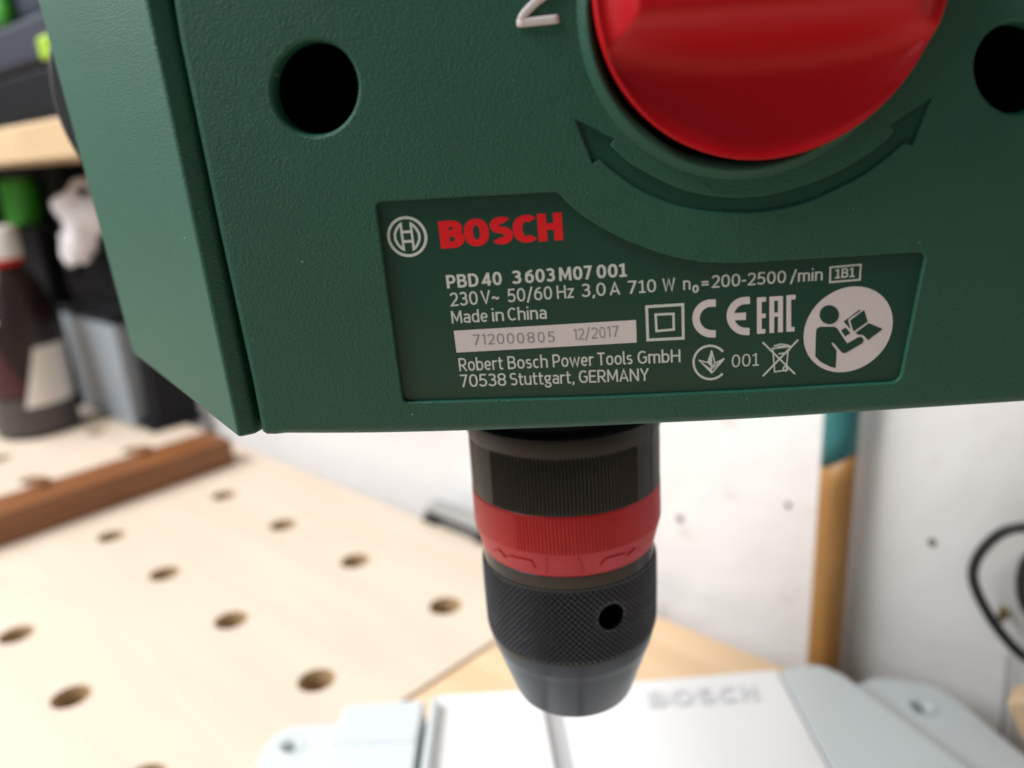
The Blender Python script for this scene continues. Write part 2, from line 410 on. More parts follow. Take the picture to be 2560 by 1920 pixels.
for f in Ff:
    c = sum(Vv[i] for i in f)/len(f)
    if not any(inside(c, h) for h in caps[1:]): Fc.append(f); sm.append(False)
def strips(contour, prof, sign=1):
    rings = []
    for off, dep in prof:
        o = len(V); V.extend(face_pt(p[0], p[1], -dep) for p in offset(contour, off)); rings.append(o)
    n = len(contour)
    for a, b in zip(rings[:-1], rings[1:]):
        for i in range(n):
            j = (i+1) % n; Fc.append([a+i, a+j, b+j, b+i] if sign > 0 else [a+j, a+i, b+i, b+j]); sm.append(True)
for c, pr in cuts: strips(c, pr, 1)
rings = []
for a in list(np.linspace(0, math.pi/2, 7)) + [None]:
    o = len(V)
    offs = [-(r*(1-math.sin(a))) if a is not None else 0 for r in out_r]
    deps = [(r*(1-math.cos(a))) if a is not None else .012 for r in out_r]
    V.extend(face_pt(p[0], p[1], -d) for p, d in zip(offset(out_uv, offs), deps)); rings.append(o)
n = len(out_uv)
for a, b in zip(rings[:-1], rings[1:]):
    for i in range(n):
        j = (i+1) % n; Fc.append([a+j, a+i, b+i, b+j]); sm.append(True)
cover = mesh_obj('front_cover', V, Fc, M['green'], press, sm)
# arrow recess floor; black for the shade in the screw holes and knob well
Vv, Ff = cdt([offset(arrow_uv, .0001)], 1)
M['green_recess_shade'] = material('polished_shaded_green', (.0075, .058, .036), .32, bump=(2600, .00002))  # smoother finish, its green also darkened to deepen the recess shade
mesh_obj('arrow_recess', [face_pt(p[0], p[1], -AD) for p in Vv], Ff, M['green_recess_shade'], cover)
for h in (hole1, hole2):
    c = sum(h)/len(h); r = np.mean([np.linalg.norm(p-c) for p in h])
    lathe('screw_well', [(r*1.0, 0), (r*1.0, -.001), (r*.93, -.0012), (r*.93, -.03)], face_pt(c[0], c[1], -.0028), M['hole_shade'], cover, 48, (False, True), EN)
lathe('knob_well', [(RR-.0029, 0), (RR-.0029, -.006), (.002, -.006)], face_pt(RC_[0], RC_[1], -.0022), M['hole_shade'], cover, 96, (False, True), EN)

# ---- left shell of the head: ridge along the joint, then the broad slanting side
ZT = tr[1]*E2[2] + FO[2]
def extrap(a, b, z): return a + (b-a)*(z-a[2])/(b[2]-a[2])
seam_b, seam_t = onplane(641, 1086, FO-EN*.0010, EN), onplane(424, 0, FO-EN*.0010, EN)
rid_b, rid_t = onplane(594, 1084, FO+EN*.0006, EN), onplane(362, 0, FO+EN*.0006, EN)
zb = seam_b[2]
rid_b = extrap(rid_b, rid_t, zb)
left_b = onz(333, 884, zb)
fn = np.cross(rid_t-rid_b, left_b-rid_b); fn /= np.linalg.norm(fn)
left_t = onplane(95, 0, rid_b, fn)
def sect(z):
    S, Rg, Lf = extrap(seam_b, seam_t, z), extrap(rid_b, rid_t, z), extrap(left_b, left_t, z)
    back = np.array([.012, .10, 0])
    return [S - EN*.0, Rg, Lf, Lf + back, S + np.array([.03, .15, 0]), S + np.array([.004, .012, 0])]
V, Fc = loft([sect(zb), sect(zb+.06), sect(ZT)])
shell = fix_normals(mesh_obj('side_shell', V, Fc, M['green'], press)); bevel(shell, .0007, 3, 20)
# hub of the feed wheel behind the side shell: only its dark edge shows
hubc = onplane(480, 216, (0, .255, 0), np.array([0, 1., 0]))
M['rubber'] = material('dark_rubber', (.022, .022, .024), .6, bump=(700, .0001))
RH = 1.03*np.linalg.norm(onplane(133, 215, (0, .255, 0), np.array([0, 1., 0])) - hubc)
lathe('feed_hub', [(.01, .0), (RH-.001, .0), (RH, .001), (RH, .02), (RH-.004, .024), (.01, .024)], hubc, M['rubber'], press, 96, (True, True), (0, 1, 0))
# rest of the head behind the front cover
pb = face_pt(*face_uv(760, 1080), -.036); pbr = face_pt(*face_uv(2740, 985), -.036)
body = [pb[:2], pbr[:2], pbr[:2]+np.array([.0, .105]), pb[:2]+np.array([.03, .105])]
prism('head_body', body, max(pb[2], pbr[2])+.004, ZT-.004, M['green'], press, .003)

# ---- red gear knob: a dished dial with a raised grip bar across it
NR, NA = 46, 200
gd = face_uv(2338, 92, .003) - face_uv(1544, 148, .003); gd /= np.linalg.norm(gd); gp = np.array([-gd[1], gd[0]])
t1 = abs((face_uv(1950, 57, .009)-KC) @ gp); t2 = abs((face_uv(1950, 121, .001)-KC) @ gp)
def sst(a, b, x):
    x = min(1, max(0, (x-a)/(b-a))); return x*x*(3-2*x)
def knob_h(s, t):
    r = math.hypot(s, t); q = r/KR
    scoop = RIM_D - .0065*(1-q**2.6) + .0008*sst(.94, .995, q)
    grip = .0080 - (.0080+.0040)*sst(t1-.0034, t2+.0045, abs(t))
    grip = min(grip, RIM_D + .0056*sst(0, .0075, KR-r))
    k = .0060; d = scoop-grip                   # smooth maximum
    h = max(scoop, grip) + (k*.25*(1-abs(d)/k)**2 if abs(d) < k else 0)
    e = KR-r
    if e < .0010: h -= .0010 - math.sqrt(max(0, .0010**2-(.0010-e)**2))
    return h
V = [face_pt(KC[0], KC[1], knob_h(0, 0))]; Fc = []
rads = list(np.linspace(0, KR-.0011, NR)[1:]) + [KR-.0011+.0011*math.sin(a) for a in np.linspace(.25, math.pi/2, 6)]
for r in rads:
    for i in range(NA):
        a = 2*math.pi*i/NA; s, t = r*math.cos(a), r*math.sin(a); P = KC+gd*s+gp*t
        V.append(face_pt(P[0], P[1], knob_h(s, t)))
for i in range(NA):
    a = 2*math.pi*i/NA; P = KC+gd*KR*1.0*math.cos(a)+gp*KR*math.sin(a); V.append(face_pt(P[0], P[1], -.006))
for i in range(NA): Fc.append((0, 1+i, 1+(i+1) % NA))
for k in range(len(rads)):
    for i in range(NA):
        j = (i+1) % NA; Fc.append((1+k*NA+i, 1+(k+1)*NA+i, 1+(k+1)*NA+j, 1+k*NA+j))
mesh_obj('gear_knob', V, Fc, M['red'], press, True)

# ---- raised white digit beside the knob, and the printing on the nameplate
def strip_poly(P, h):
    """quads of a mitred stroke of half width h along a polyline"""
    P = [np.asarray(p, float) for p in P]
    closed = np.linalg.norm(P[0]-P[-1]) < 1e-9
    if closed: P = P[:-1]
    n = len(P); L, R = [], []
    for i in range(n):
        a = P[i]-P[i-1] if (i > 0 or closed) else P[1]-P[0]
        b = P[(i+1) % n]-P[i] if (i < n-1 or closed) else a
        if i == 0 and not closed: a = b
        a = a/np.linalg.norm(a); b = b/np.linalg.norm(b)
        m = np.array([-a[1]-b[1], a[0]+b[0]]); l = np.linalg.norm(m)
        if l < .3: m = np.array([-a[1], a[0]]); l = 2.
        m = m/np.linalg.norm(m); k = min(2.0, 1/max(l/2, .3))
        L.append(P[i]+m*h*k); R.append(P[i]-m*h*k)
    out = []
    for i in range(n if closed else n-1):
        j = (i+1) % n; out.append([L[i], L[j], R[j], R[i]])
    return out
def arc(cx, cy, rx, ry, a0, a1, n=14, p=2.25):
    out = []
    for k in range(n+1):
        a = math.radians(a0+(a1-a0)*k/n); c, s = math.cos(a), math.sin(a)
        out.append((cx+rx*math.copysign(abs(c)**(2/p), c), cy+ry*math.copysign(abs(s)**(2/p), s)))
    return out
XH = .735
def glyph(ch, w):
    """strokes (centre lines) of a letter of cap height 1 and stroke width w, and its width"""
    h = w/2; T = 1-h; x = XH-h; S = []
    W = {'0': .58, '1': .46, '2': .54, '3': .54, '4': .58, '5': .54, '6': .57, '7': .50, '8': .57, '|': .22}.get(ch, .56)
    bx = W/2-h
    def bowl(x0, x1, y0, y1): return arc((x0+x1)/2, (y0+y1)/2, (x1-x0)/2, (y1-y0)/2, 0, 360, 28)
    if ch == '0': S = [bowl(h, W-h, h, T)]
    elif ch == '1': S = [[(.01, .80), (.23, 1-h*1.2), (.245, 1-h*1.2), (.245, 0)], [(.0, h), (W, h)]]
    elif ch == '|': W = .26; S = [[(.0, .84), (W-h, .98-h*.4), (W-h, 0)]]
    elif ch == '2': S = [arc(W/2, .70, bx, T-.70, 165, -25, 12)+[(W*.80, .50), (h*1.1, h), (W, h)]]
    elif ch == '3':
        m = .53; S = [arc(W*.46, (T+m)/2, W*.46-h*.7, (T-m)/2, 150, -90, 14)+[(W*.36, m)], arc(W*.46, (m+h)/2, W*.54-h, (m-h)/2, 90, -155, 16)]
    elif ch == '4': S = [[(W*.72, 0), (W*.72, T*.98), (W*.66, T*.98), (h*.9, .27), (W, .27)]]
    elif ch == '5': S = [[(W*.94, T), (.09+h*.6, T), (.05+h*.6, .53)]+arc(W*.45, .32, W*.55-h, .32-h, 118, -150, 16)]
    elif ch == '6': S = [bowl(h, W-h, h, .62), [(W*.84, T), (W*.52, T*.93), (W*.24, .72), (h+.012, .46), (h, .31)]]
    elif ch == '7': S = [[(0, T), (W-h*1.1, T), (W*.30, 0)]]
    elif ch == '8': S = [bowl(h*1.15, W-h*1.15, .52, T), bowl(h, W-h, h, .52)]
    elif ch == 'P': W = .57; S = [[(h, 0), (h, 1)], [(h, T), (W*.5, T)]+arc(W*.5, (T+.42)/2, W*.5-h, (T-.42)/2, 90, -90, 12)+[(h, .42)]]
    elif ch == 'B':
        W = .60; m = .53; S = [[(h, 0), (h, 1)], [(h, T), (W*.5, T)]+arc(W*.5, (T+m)/2, W*.44-h, (T-m)/2, 90, -90, 12)+[(h, m)], [(h, m), (W*.5, m)]+arc(W*.5, (m+h)/2, W*.5-h, (m-h)/2, 90, -90, 12)+[(h, h)]]
    elif ch == 'D': W = .63; S = [[(h, 0), (h, 1)], [(h, T), (W*.38, T)]+arc(W*.38, .5, W*.62-h, .5-h, 90, -90, 18)+[(h, h)]]
    elif ch == 'M': W = .78; S = [[(h, 0), (h*1.3, 1)], [(W-h, 0), (W-h*1.3, 1)], [(h*1.4, .97), (W/2, .22), (W-h*1.4, .97)]]
    elif ch == 'V': W = .64; S = [[(h*.8, 1), (W/2, h*.8), (W-h*.8, 1)]]
    elif ch == 'W': W = .92; S = [[(h*.8, 1), (W*.26, .03), (W*.5, .92), (W*.74, .03), (W-h*.8, 1)]]
    elif ch == 'A': W = .66; S = [[(h*.8, 0), (W/2, T), (W-h*.8, 0)], [(W*.2, .28), (W*.8, .28)]]
    elif ch == 'Y': W = .62; S = [[(h*.8, 1), (W/2, .42), (W-h*.8, 1)], [(W/2, .45), (W/2, 0)]]
    elif ch == 'N': W = .66; S = [[(h, 0), (h, 1)], [(W-h, 0), (W-h, 1)], [(h*1.2, .97), (W-h*1.2, .03)]]
    elif ch == 'H': W = .66; S = [[(h, 0), (h, 1)], [(W-h, 0), (W-h, 1)], [(h, .52), (W-h, .52)]]
    elif ch == 'E': W = .52; S = [[(W, T), (h, T), (h, h), (W, h)], [(h, .52), (W*.9, .52)]]
    elif ch == 'T': W = .56; S = [[(0, T), (W, T)], [(W/2, T), (W/2, 0)]]
    elif ch == 'R': W = .60; S = [[(h, 0), (h, 1)], [(h, T), (W*.5, T)]+arc(W*.5, (T+.45)/2, W*.48-h, (T-.45)/2, 90, -90, 12)+[(h, .45)], [(W*.45, .45), (W-h*.7, 0)]]
    elif ch == 'C': W = .60; S = [arc(W*.56, .5, W*.56-h, .5-h, 48, 312, 22)]
    elif ch == 'G': W = .64; S = [arc(W*.54, .5, W*.54-h, .5-h, 50, 318, 22)+[(W-h, .22), (W-h, .50), (W*.58, .50)]]
    elif ch == 'S':
        W = .55; m = .52; S = [arc(W*.5, (T+m)/2, W*.5-h, (T-m)/2, 38, 255, 14)+arc(W*.5, (m+h)/2, W*.5-h, (m-h)/2, 82, -145, 14)]
    elif ch == 'O': W = .66; S = [bowl(h, W-h, h, T)]
    elif ch == 'a': W = .50; S = [arc(W*.48, XH*.70, W*.52-h, x-XH*.70, 150, 0, 8)+[(W-h, 0)], arc(W*.46, .235, W*.46-h, .235-h, 35, 325, 16)]
    elif ch == 'c': W = .46; S = [arc(W*.56, XH/2, W*.56-h, XH/2-h, 52, 308, 18)]
    elif ch == 'd': W = .54; S = [bowl(h, W-h, h, x), [(W-h, 0), (W-h, 1.03)]]
    elif ch == 'b': W = .54; S = [bowl(h, W-h, h, x), [(h, 0), (h, 1.03)]]
    elif ch == 'e': W = .52; S = [[(W-h, XH*.50), (h, XH*.50)], arc(W/2, XH/2, bx-.02, XH/2-h, 0, 315, 22)]
    elif ch == 'o': W = .54; S = [bowl(h, W-h, h, x)]
    elif ch == 'g': W = .52; S = [bowl(h, W-h*1.6, .30, x), [(W*.62, x-.02), (W, x-.0)], [(W*.3, .30), (W*.22, .2), (W*.35, .12), (W*.75, .10)]+arc(W*.5, -.06, W*.5-h, .15, 60, -200, 14)]
    elif ch == 'h': W = .53; S = [[(h, 0), (h, 1.03)], [(h, x-.13)]+arc(W*.5, x-.17, W*.5-h, .17, 150, 0, 10)+[(W-h, 0)]]
    elif ch == 'n': W = .53; S = [[(h, 0), (h, XH)], [(h, x-.13)]+arc(W*.5, x-.17, W*.5-h, .17, 150, 0, 10)+[(W-h, 0)]]
    elif ch == 'm':
        W = .82; q = (W-2*h)/2
        S = [[(h, 0), (h, XH)], [(h, x-.12)]+arc(h+q/2, x-.14, q/2, .14, 150, 0, 8)+[(h+q, 0)], [(h+q, x-.12)]+arc(h+1.5*q, x-.14, q/2, .14, 150, 0, 8)+[(W-h, 0)]]
    elif ch == 'u': W = .53; S = [[(W-h, 0), (W-h, XH)], [(h, XH)]+arc(W*.5, h+.16, W*.5-h, .16, 180, 330, 10)]
    elif ch == 'i': W = w; S = [[(h, 0), (h, XH)], [(h, .90), (h, .90+w*1.05)]]
    elif ch == 'l': W = w+.06; S = [[(h, 1.03), (h, .12), (h+.05, h*.9), (W+.03, h*.9)]]
    elif ch == 'r': W = .36; S = [[(h, 0), (h, XH)], [(h, x-.16), (h+.10, x-.02), (W, x)]]
    elif ch == 't': W = .36; S = [[(W*.38, .95), (W*.38, .18), (W*.52, h), (W, h*.9)], [(0, x), (W, x)]]
    elif ch == 's': 
        W = .44; m = XH*.52; S = [arc(W*.5, (x+m)/2, W*.48-h, (x-m)/2, 35, 255, 12)+arc(W*.5, (m+h)/2, W*.5-h, (m-h)/2, 82, -145, 12)]
    elif ch == 'w': W = .78; S = [[(h*.7, XH), (W*.27, .03), (W*.5, x-.02), (W*.73, .03), (W-h*.7, XH)]]
    elif ch == 'z': W = .46; S = [[(0, x), (W-h*.8, x), (h*.9, h), (W, h)]]
    elif ch == ',': W = .16; S = [[(.11, .13), (.11, .02), (.04, -.14)]]
    elif ch == '-': W = .28; S = [[(0, .40), (W, .40)]]
    elif ch == '=': W = .42; S = [[(0, .30), (W, .30)], [(0, .52), (W, .52)]]
    elif ch == '/': W = .40; S = [[(h*.4, -.12), (W-h*.4, 1.05)]]
    elif ch == '~': W = .50; S = [[(h*.4, .34), (W*.18, .46), (W*.38, .46), (W*.62, .34), (W*.82, .34), (W-h*.4, .46)]]
    return W, S
_gc = {}
def glyph_mesh(ch, w):
    if (ch, w) not in _gc:
        W, S = glyph(ch, w); polys = [q for s in S for q in strip_poly(s, w/2)]
        _gc[(ch, w)] = (W,) + cdt([ccw(q) for q in polys], 1, 1e-5)
    return _gc[(ch, w)]
def tilt_at(x): return .035 + (1602-x)*.000167
INK = -LD + .00003
def set_words(name, words, base, capH, w, mat, parent, depth=INK, sp=.10):
    """words: [(text, x0, x1)] in photo pixels along the baseline ((xa, ya), (xb, yb)); capH px at both ends"""
    (xa, ya), (xb, yb) = base; V = []; Fc = []
    for text, x0, x1 in words:
        adv = []; cur = 0
        for ch in text:
            W, gv, gf = glyph_mesh(ch, w); adv.append(cur); cur += W + sp
        tot = cur - sp
        for ch, a in zip(text, adv):
            W, gv, gf = glyph_mesh(ch, w); o = len(V)
            for p in gv:
                xx = x0 + (a+p[0])/tot*(x1-x0); k = (xx-xa)/(xb-xa)
                hh = capH[0]+(capH[1]-capH[0])*k; y0 = ya+(yb-ya)*k
                X = xx - tilt_at(xx)*hh*(p[1]-.5)*1.0; Y = y0 - hh*p[1]
                u = face_uv(X, Y, depth); V.append(face_pt(u[0], u[1], depth))
            Fc += [[i+o for i in f] for f in gf]
    return flat_print(name, V, Fc, mat, parent)
def flat_print(name, V, Fc, mat, parent):
    o = mesh_obj(name, V, Fc, mat, parent)
    s = sum(Vector(p.normal).dot(Vector(EN)) for p in o.data.polygons)
    if s < 0: o.data.flip_normals()
    return o
def shape_px(name, polys, mat, parent, depth=INK):
    """union of polygons given in photo pixels, laid flat on the nameplate"""
    C0 = np.mean([q for p in polys for q in p], axis=0)
    vv, ff = cdt([ccw([(np.asarray(q)-C0)/100 for q in p]) for p in polys], 1, 1e-6)
    V = []
    for p in vv:
        u = face_uv(p[0]*100+C0[0], p[1]*100+C0[1], depth); V.append(face_pt(u[0], u[1], depth))
    return flat_print(name, V, ff, mat, parent)
def strokes_px(strokes, width): return [q for s in strokes for q in strip_poly(s, width/2)]
def z6(x, y): return (1700+.16873*x, 680+.16873*y)
def z7(x, y): return (1980+.1507*x, 700+.1507*y)
def z8(x, y): return (940+.22604*x, 500+.226*y)

Vv, Ff = cdt([offset(label_uv, .0002)], 1)
name_plate = flat_print('nameplate', [face_pt(p[0], p[1], -LD) for p in Vv], Ff, M['label'], press)
np_ = name_plate
# brand emblem: ring with an armature
def ell(cx, cy, rx, ry, a0=0, a1=360, n=56): return [(cx+rx*math.cos(math.radians(a0+(a1-a0)*k/n)), cy+ry*math.sin(math.radians(a0+(a1-a0)*k/n))) for k in range(n+1)]
shr = lambda P: [z8(345+(x-345)+(y-405)*.13, y-(x-345)*.055) for x, y in P]
em = [shr(ell(345, 405, 205, 210)),
      shr([(290, 265), (268, 280), (235, 322), (212, 372), (212, 438), (235, 488), (268, 530), (290, 545), (290, 265)]),
      shr([(400, 265), (422, 280), (455, 322), (478, 372), (478, 438), (455, 488), (422, 530), (400, 545), (400, 265)]),
      shr([(290, 352), (400, 352)]), shr([(290, 458), (400, 458)])]
shape_px('emblem', strokes_px(em[:1], 7.0)+strokes_px(em[1:3], 6.2)+strokes_px(em[3:], 6.6), M['print'], np_)
set_words('brand_lettering', [('B', 1099, 1160), ('O', 1160, 1222), ('S', 1226, 1281), ('C', 1282, 1343), ('H', 1344.5, 1406)], ((1106, 621.5), (1404, 600)), (68.5, 69), .235, M['red_print'], np_)
set_words('lettering', [('PBD', 1116, 1196), ('40', 1204.5, 1254), ('3', 1279.5, 1303), ('603', 1312, 1387), ('M07', 1397, 1480), ('001', 1491.5, 1567)], ((1119, 721), (1566, 691.5)), (33, 34), .17, M['print'], np_)
set_words('lettering', [('230', 1125, 1194), ('V', 1202, 1226), ('~', 1229.5, 1247), ('50/60', 1269, 1380), ('Hz', 1392, 1434), ('3,0', 1454, 1514), ('A', 1524, 1550), ('7', 1569.5, 1592), ('1', 1597, 1614), ('0', 1617.5, 1640), ('W', 1656.5, 1687.5), ('n', 1708, 1726), ('=', 1754, 1771.5), ('200-2500', 1779, 1965), ('/min', 1976.5, 2057)], ((1126, 766), (2057, 700.5)), (34, 30.5), .124, M['print'], np_, sp=.11)
set_words('lettering', [('o', 1731, 1747)], ((1731, 732.5), (1747, 731.5)), (27, 27), .16, M['print'], np_)
set_words('lettering', [('Made', 1128, 1219), ('in', 1230, 1259), ('China', 1269, 1366)], ((1131, 808.8), (1367.5, 796.8)), (31.5, 32), .124, M['print'], np_)
set_words('lettering', [('Robert', 1147, 1257), ('Bosch', 1269, 1369), ('Power', 1381.5, 1484), ('Tools', 1493.5, 1581), ('GmbH', 1594, 1701)], ((1147, 928.2), (1701, 905.3)), (32.5, 32), .124, M['print'], np_, sp=.09)
set_words('lettering', [('70538', 1151, 1265), ('Stuttgart,', 1275, 1435), ('GERMANY', 1447, 1622)], ((1155, 968), (1618, 951.7)), (31.5, 31), .124, M['print'], np_, sp=.09)
shape_px('serial_number_field', [[(1134.2, 827), (1589.9, 799.9), (1591.9, 856.3), (1141.3, 881.6)]], M['print_pink'], np_)
set_words('serial_number', [('7', 1182, 1200), ('|', 1205, 1213), ('2', 1219, 1236), ('0', 1242, 1260), ('0', 1267, 1285), ('0', 1292, 1310), ('8', 1318, 1336), ('0', 1344, 1361), ('5', 1369, 1386)], ((1185, 862.6), (1385, 854.8)), (26, 26.5), .10, M['grey_ink'], np_, INK+.00003)
set_words('serial_number', [('|', 1434, 1441), ('2', 1445, 1460), ('/', 1463, 1474), ('2', 1478, 1494), ('0', 1498, 1513), ('|', 1518, 1525), ('7', 1531, 1546)], ((1436, 850.3), (1545, 842)), (28, 28), .09, M['grey_ink'], np_, INK+.00003)
def frame_px(q, w): return strokes_px([[tuple(p) for p in q]+[tuple(q[0])]], w)
shape_px('code_frame', frame_px([(2076, 668.5), (2152, 661.5), (2149.5, 699.2), (2075, 705.6)], 4.4), M['print'], np_)
set_words('lettering', [('1B1', 2088, 2137)], ((2090, 696.3), (2137, 692.2)), (24, 24), .15, M['print'], np_)
shape_px('double_insulation_mark', frame_px([(1616.5, 767), (1707, 761.3), (1708.3, 845.4), (1619.6, 850)], 7.0)+frame_px([(1639, 786.5), (1683.7, 784.6), (1684.5, 823.8), (1641.3, 827.6)], 6.0), M['print'], np_)
def s6(P): return [z6(*p) for p in P]
def cee(cx, cy, R, a0, a1, n=30): return [(cx+R*math.cos(math.radians(a0+(a1-a0)*k/n)), cy-R*math.sin(math.radians(a0+(a1-a0)*k/n))) for k in range(n+1)]
shape_px('conformity_mark', strokes_px([s6([(530, 461)]+cee(466, 688, 228, 90, 270)+[(530, 918)])], 110*.16873)
         + strokes_px([s6([(1036, 420)]+cee(974, 652, 229, 90, 270)+[(1030, 882)])], 108*.16873)
         + [s6([(790, 610), (978, 600), (976, 708), (792, 718)])], M['print_pink'], np_)
def qd(x0, x1, y0, y1, k=-.06): return s6([(x0, y0), (x1, y0+(x1-x0)*k), (x1, y1+(x1-x0)*k), (x0, y1)])
shape_px('conformity_mark', [qd(1140, 1210, 378, 918), qd(1140, 1275, 378, 446), qd(1140, 1270, 622, 688), qd(1140, 1265, 852, 918),
         qd(1325, 1395, 366, 906), qd(1452, 1525, 358, 894), qd(1325, 1525, 366, 432), qd(1325, 1525, 606, 668),
         qd(1576, 1646, 345, 886), qd(1576, 1712, 345, 412), qd(1576, 1697, 820, 886)], M['print_pink'], np_)
shape_px('national_mark', strokes_px([s6(cee(448, 1340, 247, 40, 318, 40))], 33*.16873)
         + [s6([(465, 1155), (400, 1345), (465, 1402)]), s6([(270, 1305), (465, 1505), (465, 1440), (345, 1352)])]
         + strokes_px([s6([(465, 1160), (518, 1345), (478, 1400)]), s6([(275, 1308), (412, 1342)]), s6([(658, 1283), (520, 1350)]), s6([(658, 1283), (467, 1500)]), s6([(640, 1300), (475, 1428)]), s6([(465, 1160), (465, 1500)])], 3.4), M['print'], np_)
set_words('lettering', [('001', 1700+.16873*768, 1700+.16873*1172)], ((1700+.16873*770, 680+.16873*1415), (1700+.16873*1170, 680+.16873*1386)), (31.5, 31.5), .10, M['print'], np_, sp=.14)
shape_px('waste_bin_mark', strokes_px([s6([(1225, 1042), (1705, 1512)]), s6([(1752, 1003), (1228, 1543)])], 4.4)
         + strokes_px([s6([(1375, 1130), (1402, 1480), (1580, 1452)]), s6([(1600, 1180), (1575, 1440)]), s6([(1355, 1135), (1640, 1105)]), s6([(1390, 1100), (1490, 1068), (1600, 1085), (1640, 1105), (1615, 1170)]), s6([(1440, 1108), (1575, 1095)]), s6([(1460, 1212), (1560, 1200)]), s6(cee(1563, 1432, 34, 0, 360, 20))], 3.4), M['print'], np_)
# read-the-manual sign: pale disc with a dark reading figure
Sxx, Syy, Sxy = 740.**2, 712.**2, -94720.
l11 = math.sqrt(Sxx); l21 = Sxy/l11; l22 = math.sqrt(Syy-l21**2)
shape_px('manual_sign', [[z7(932+l11*math.cos(a), 818+l21*math.cos(a)+l22*math.sin(a)) for a in np.linspace(0, 2*math.pi, 72, endpoint=False)]], M['print_pink'], np_)
s7 = lambda P: [z7(*p) for p in P]
fig = [s7([(398, 850), (410, 808), (470, 776), (705, 776), (748, 802), (915, 1055), (1100, 948), (1150, 945), (1184, 975), (1188, 1010), (1168, 1048), (895, 1205), (850, 1214), (812, 1190), (692, 1048), (668, 1036), (655, 1058), (740, 1168), (722, 1458), (640, 1440), (480, 1362), (386, 1272)]),
       s7([(618+161*math.cos(a), 576+158*math.sin(a)) for a in np.linspace(0, 2*math.pi, 36, endpoint=False)]),
       s7([(855, 690), (1122, 492), (1138, 510), (945, 638), (926, 668), (976, 822)]), s7([(812, 836), (890, 788), (970, 880), (880, 938)]),
       s7([(965, 672), (1196, 497), (1255, 690), (1020, 855)]), s7([(1050, 880), (1275, 715), (1505, 812), (1262, 998), (1190, 922), (1150, 905), (1110, 910)])]
for k, p in enumerate(fig): shape_px(('reading_figure', 'figure_head', 'book_cover', 'book_spine', 'book_page', 'book_page')[k], [p], M['label'], np_, INK+.00004)

# raised digit 2 beside the knob
d2 = [(1396, 47.5), (1350, 52), (1303, 57), (1299, 46), (1312, 29), (1338, 5), (1368, -18), (1384, -42), (1380, -68), (1354, -82), (1322, -76), (1304, -56)]
def raised(name, lines, width_px, height, mat, parent):
    wd = np.linalg.norm(face_uv(1350, 50)-face_uv(1350, 50-width_px))/2
    prof = [(-1, 0), (-.97, .45), (-.85, .8), (-.6, .97), (0, 1), (.6, .97), (.85, .8), (.97, .45), (1, 0)]; k = len(prof)
    V = []; Fc = []
    for q_, line_px in enumerate(lines):
        P = resample([face_uv(*p) for p in line_px], .0005, False); n = len(P); o = len(V)
        for i, p in enumerate(P):
            a = P[min(i+1, n-1)]-P[max(i-1, 0)]; a /= np.linalg.norm(a); m = np.array([-a[1], a[0]])
            kk, hk_ = (.80, .55) if i in (0, n-1) else (1, 1)
            for q, hh in prof:
                pp = p+m*q*wd*kk; V.append(face_pt(pp[0], pp[1], height*hh*hk_+.00001+q_*.00002))
        for i in range(n-1):
            for jj in range(k-1): Fc.append((o+i*k+jj, o+(i+1)*k+jj, o+(i+1)*k+jj+1, o+i*k+jj+1))
        Fc.append(tuple(range(o, o+k))); Fc.append(tuple(range(o+(n-1)*k, o+n*k))[::-1])
    ob = mesh_obj(name, V, Fc, mat, parent, True)
    if sum(Vector(p.normal).dot(Vector(EN))*p.area for p in ob.data.polygons) < 0: ob.data.flip_normals()
    return ob
raised('gear_digit', [[(1398, 47), (1350, 52), (1292, 58)], spline([(1301, 54), (1312, 34), (1338, 7), (1368, -18), (1384, -42), (1380, -68), (1354, -82), (1322, -76), (1304, -56)], 5)], 23, .00050, M['print_pink'], press)

# ---- keyless chuck under the head
AX = np.array([.01135, .18167, 0.])
def z_at_row(y):
    lo, hi = -.05, .30
    for _ in range(50):
        m = (lo+hi)/2
        if project((AX[0], AX[1], m))[1] > y: lo = m
        else: hi = m
    return (lo+hi)/2
def rad_at(z, width):
    q = RC @ (np.array([AX[0], AX[1], z])-CAM); return width/2/F*q[2]
chuck = lathe('chuck', [(.006, 0), (.010, 0), (.010, .02)], (AX[0], AX[1], .20), M['steel'], press, 32, (True, True))
def revolve(name, prof, mat, n, rfun=None, parent=chuck, sm=True):
    """surface of revolution about the spindle; rfun(theta, z, k) adds to the radius; theta 0 faces the camera, + to the right"""
    V = []; Fc = []
    dirc = math.atan2(-AX[1], -AX[0])
    for k, (r, z) in enumerate(prof):
        for i in range(n):
            th = 2*math.pi*i/n - math.pi; rr = r + (rfun(th, z, k) if rfun else 0)
            a = dirc + th; V.append((AX[0]+rr*math.cos(a), AX[1]+rr*math.sin(a), z))
    for k in range(len(prof)-1):
        for i in range(n):
            j = (i+1) % n; Fc.append((k*n+i, (k+1)*n+i, (k+1)*n+j, k*n+j))
    return mesh_obj(name, V, Fc, mat, parent, sm)
zz = lambda y: z_at_row(y)
def z_front(y, w, th=0.):
    lo, hi = .0, .30; dirc = math.atan2(-AX[1], -AX[0])+th
    for _ in range(50):
        m = (lo+hi)/2; r = rad_at(m, w)
        if project((AX[0]+r*math.cos(dirc), AX[1]+r*math.sin(dirc), m))[1] > y: lo = m
        else: hi = m
    return (lo+hi)/2
def at(y, w): z = z_front(y, w); return (rad_at(z, w), z)
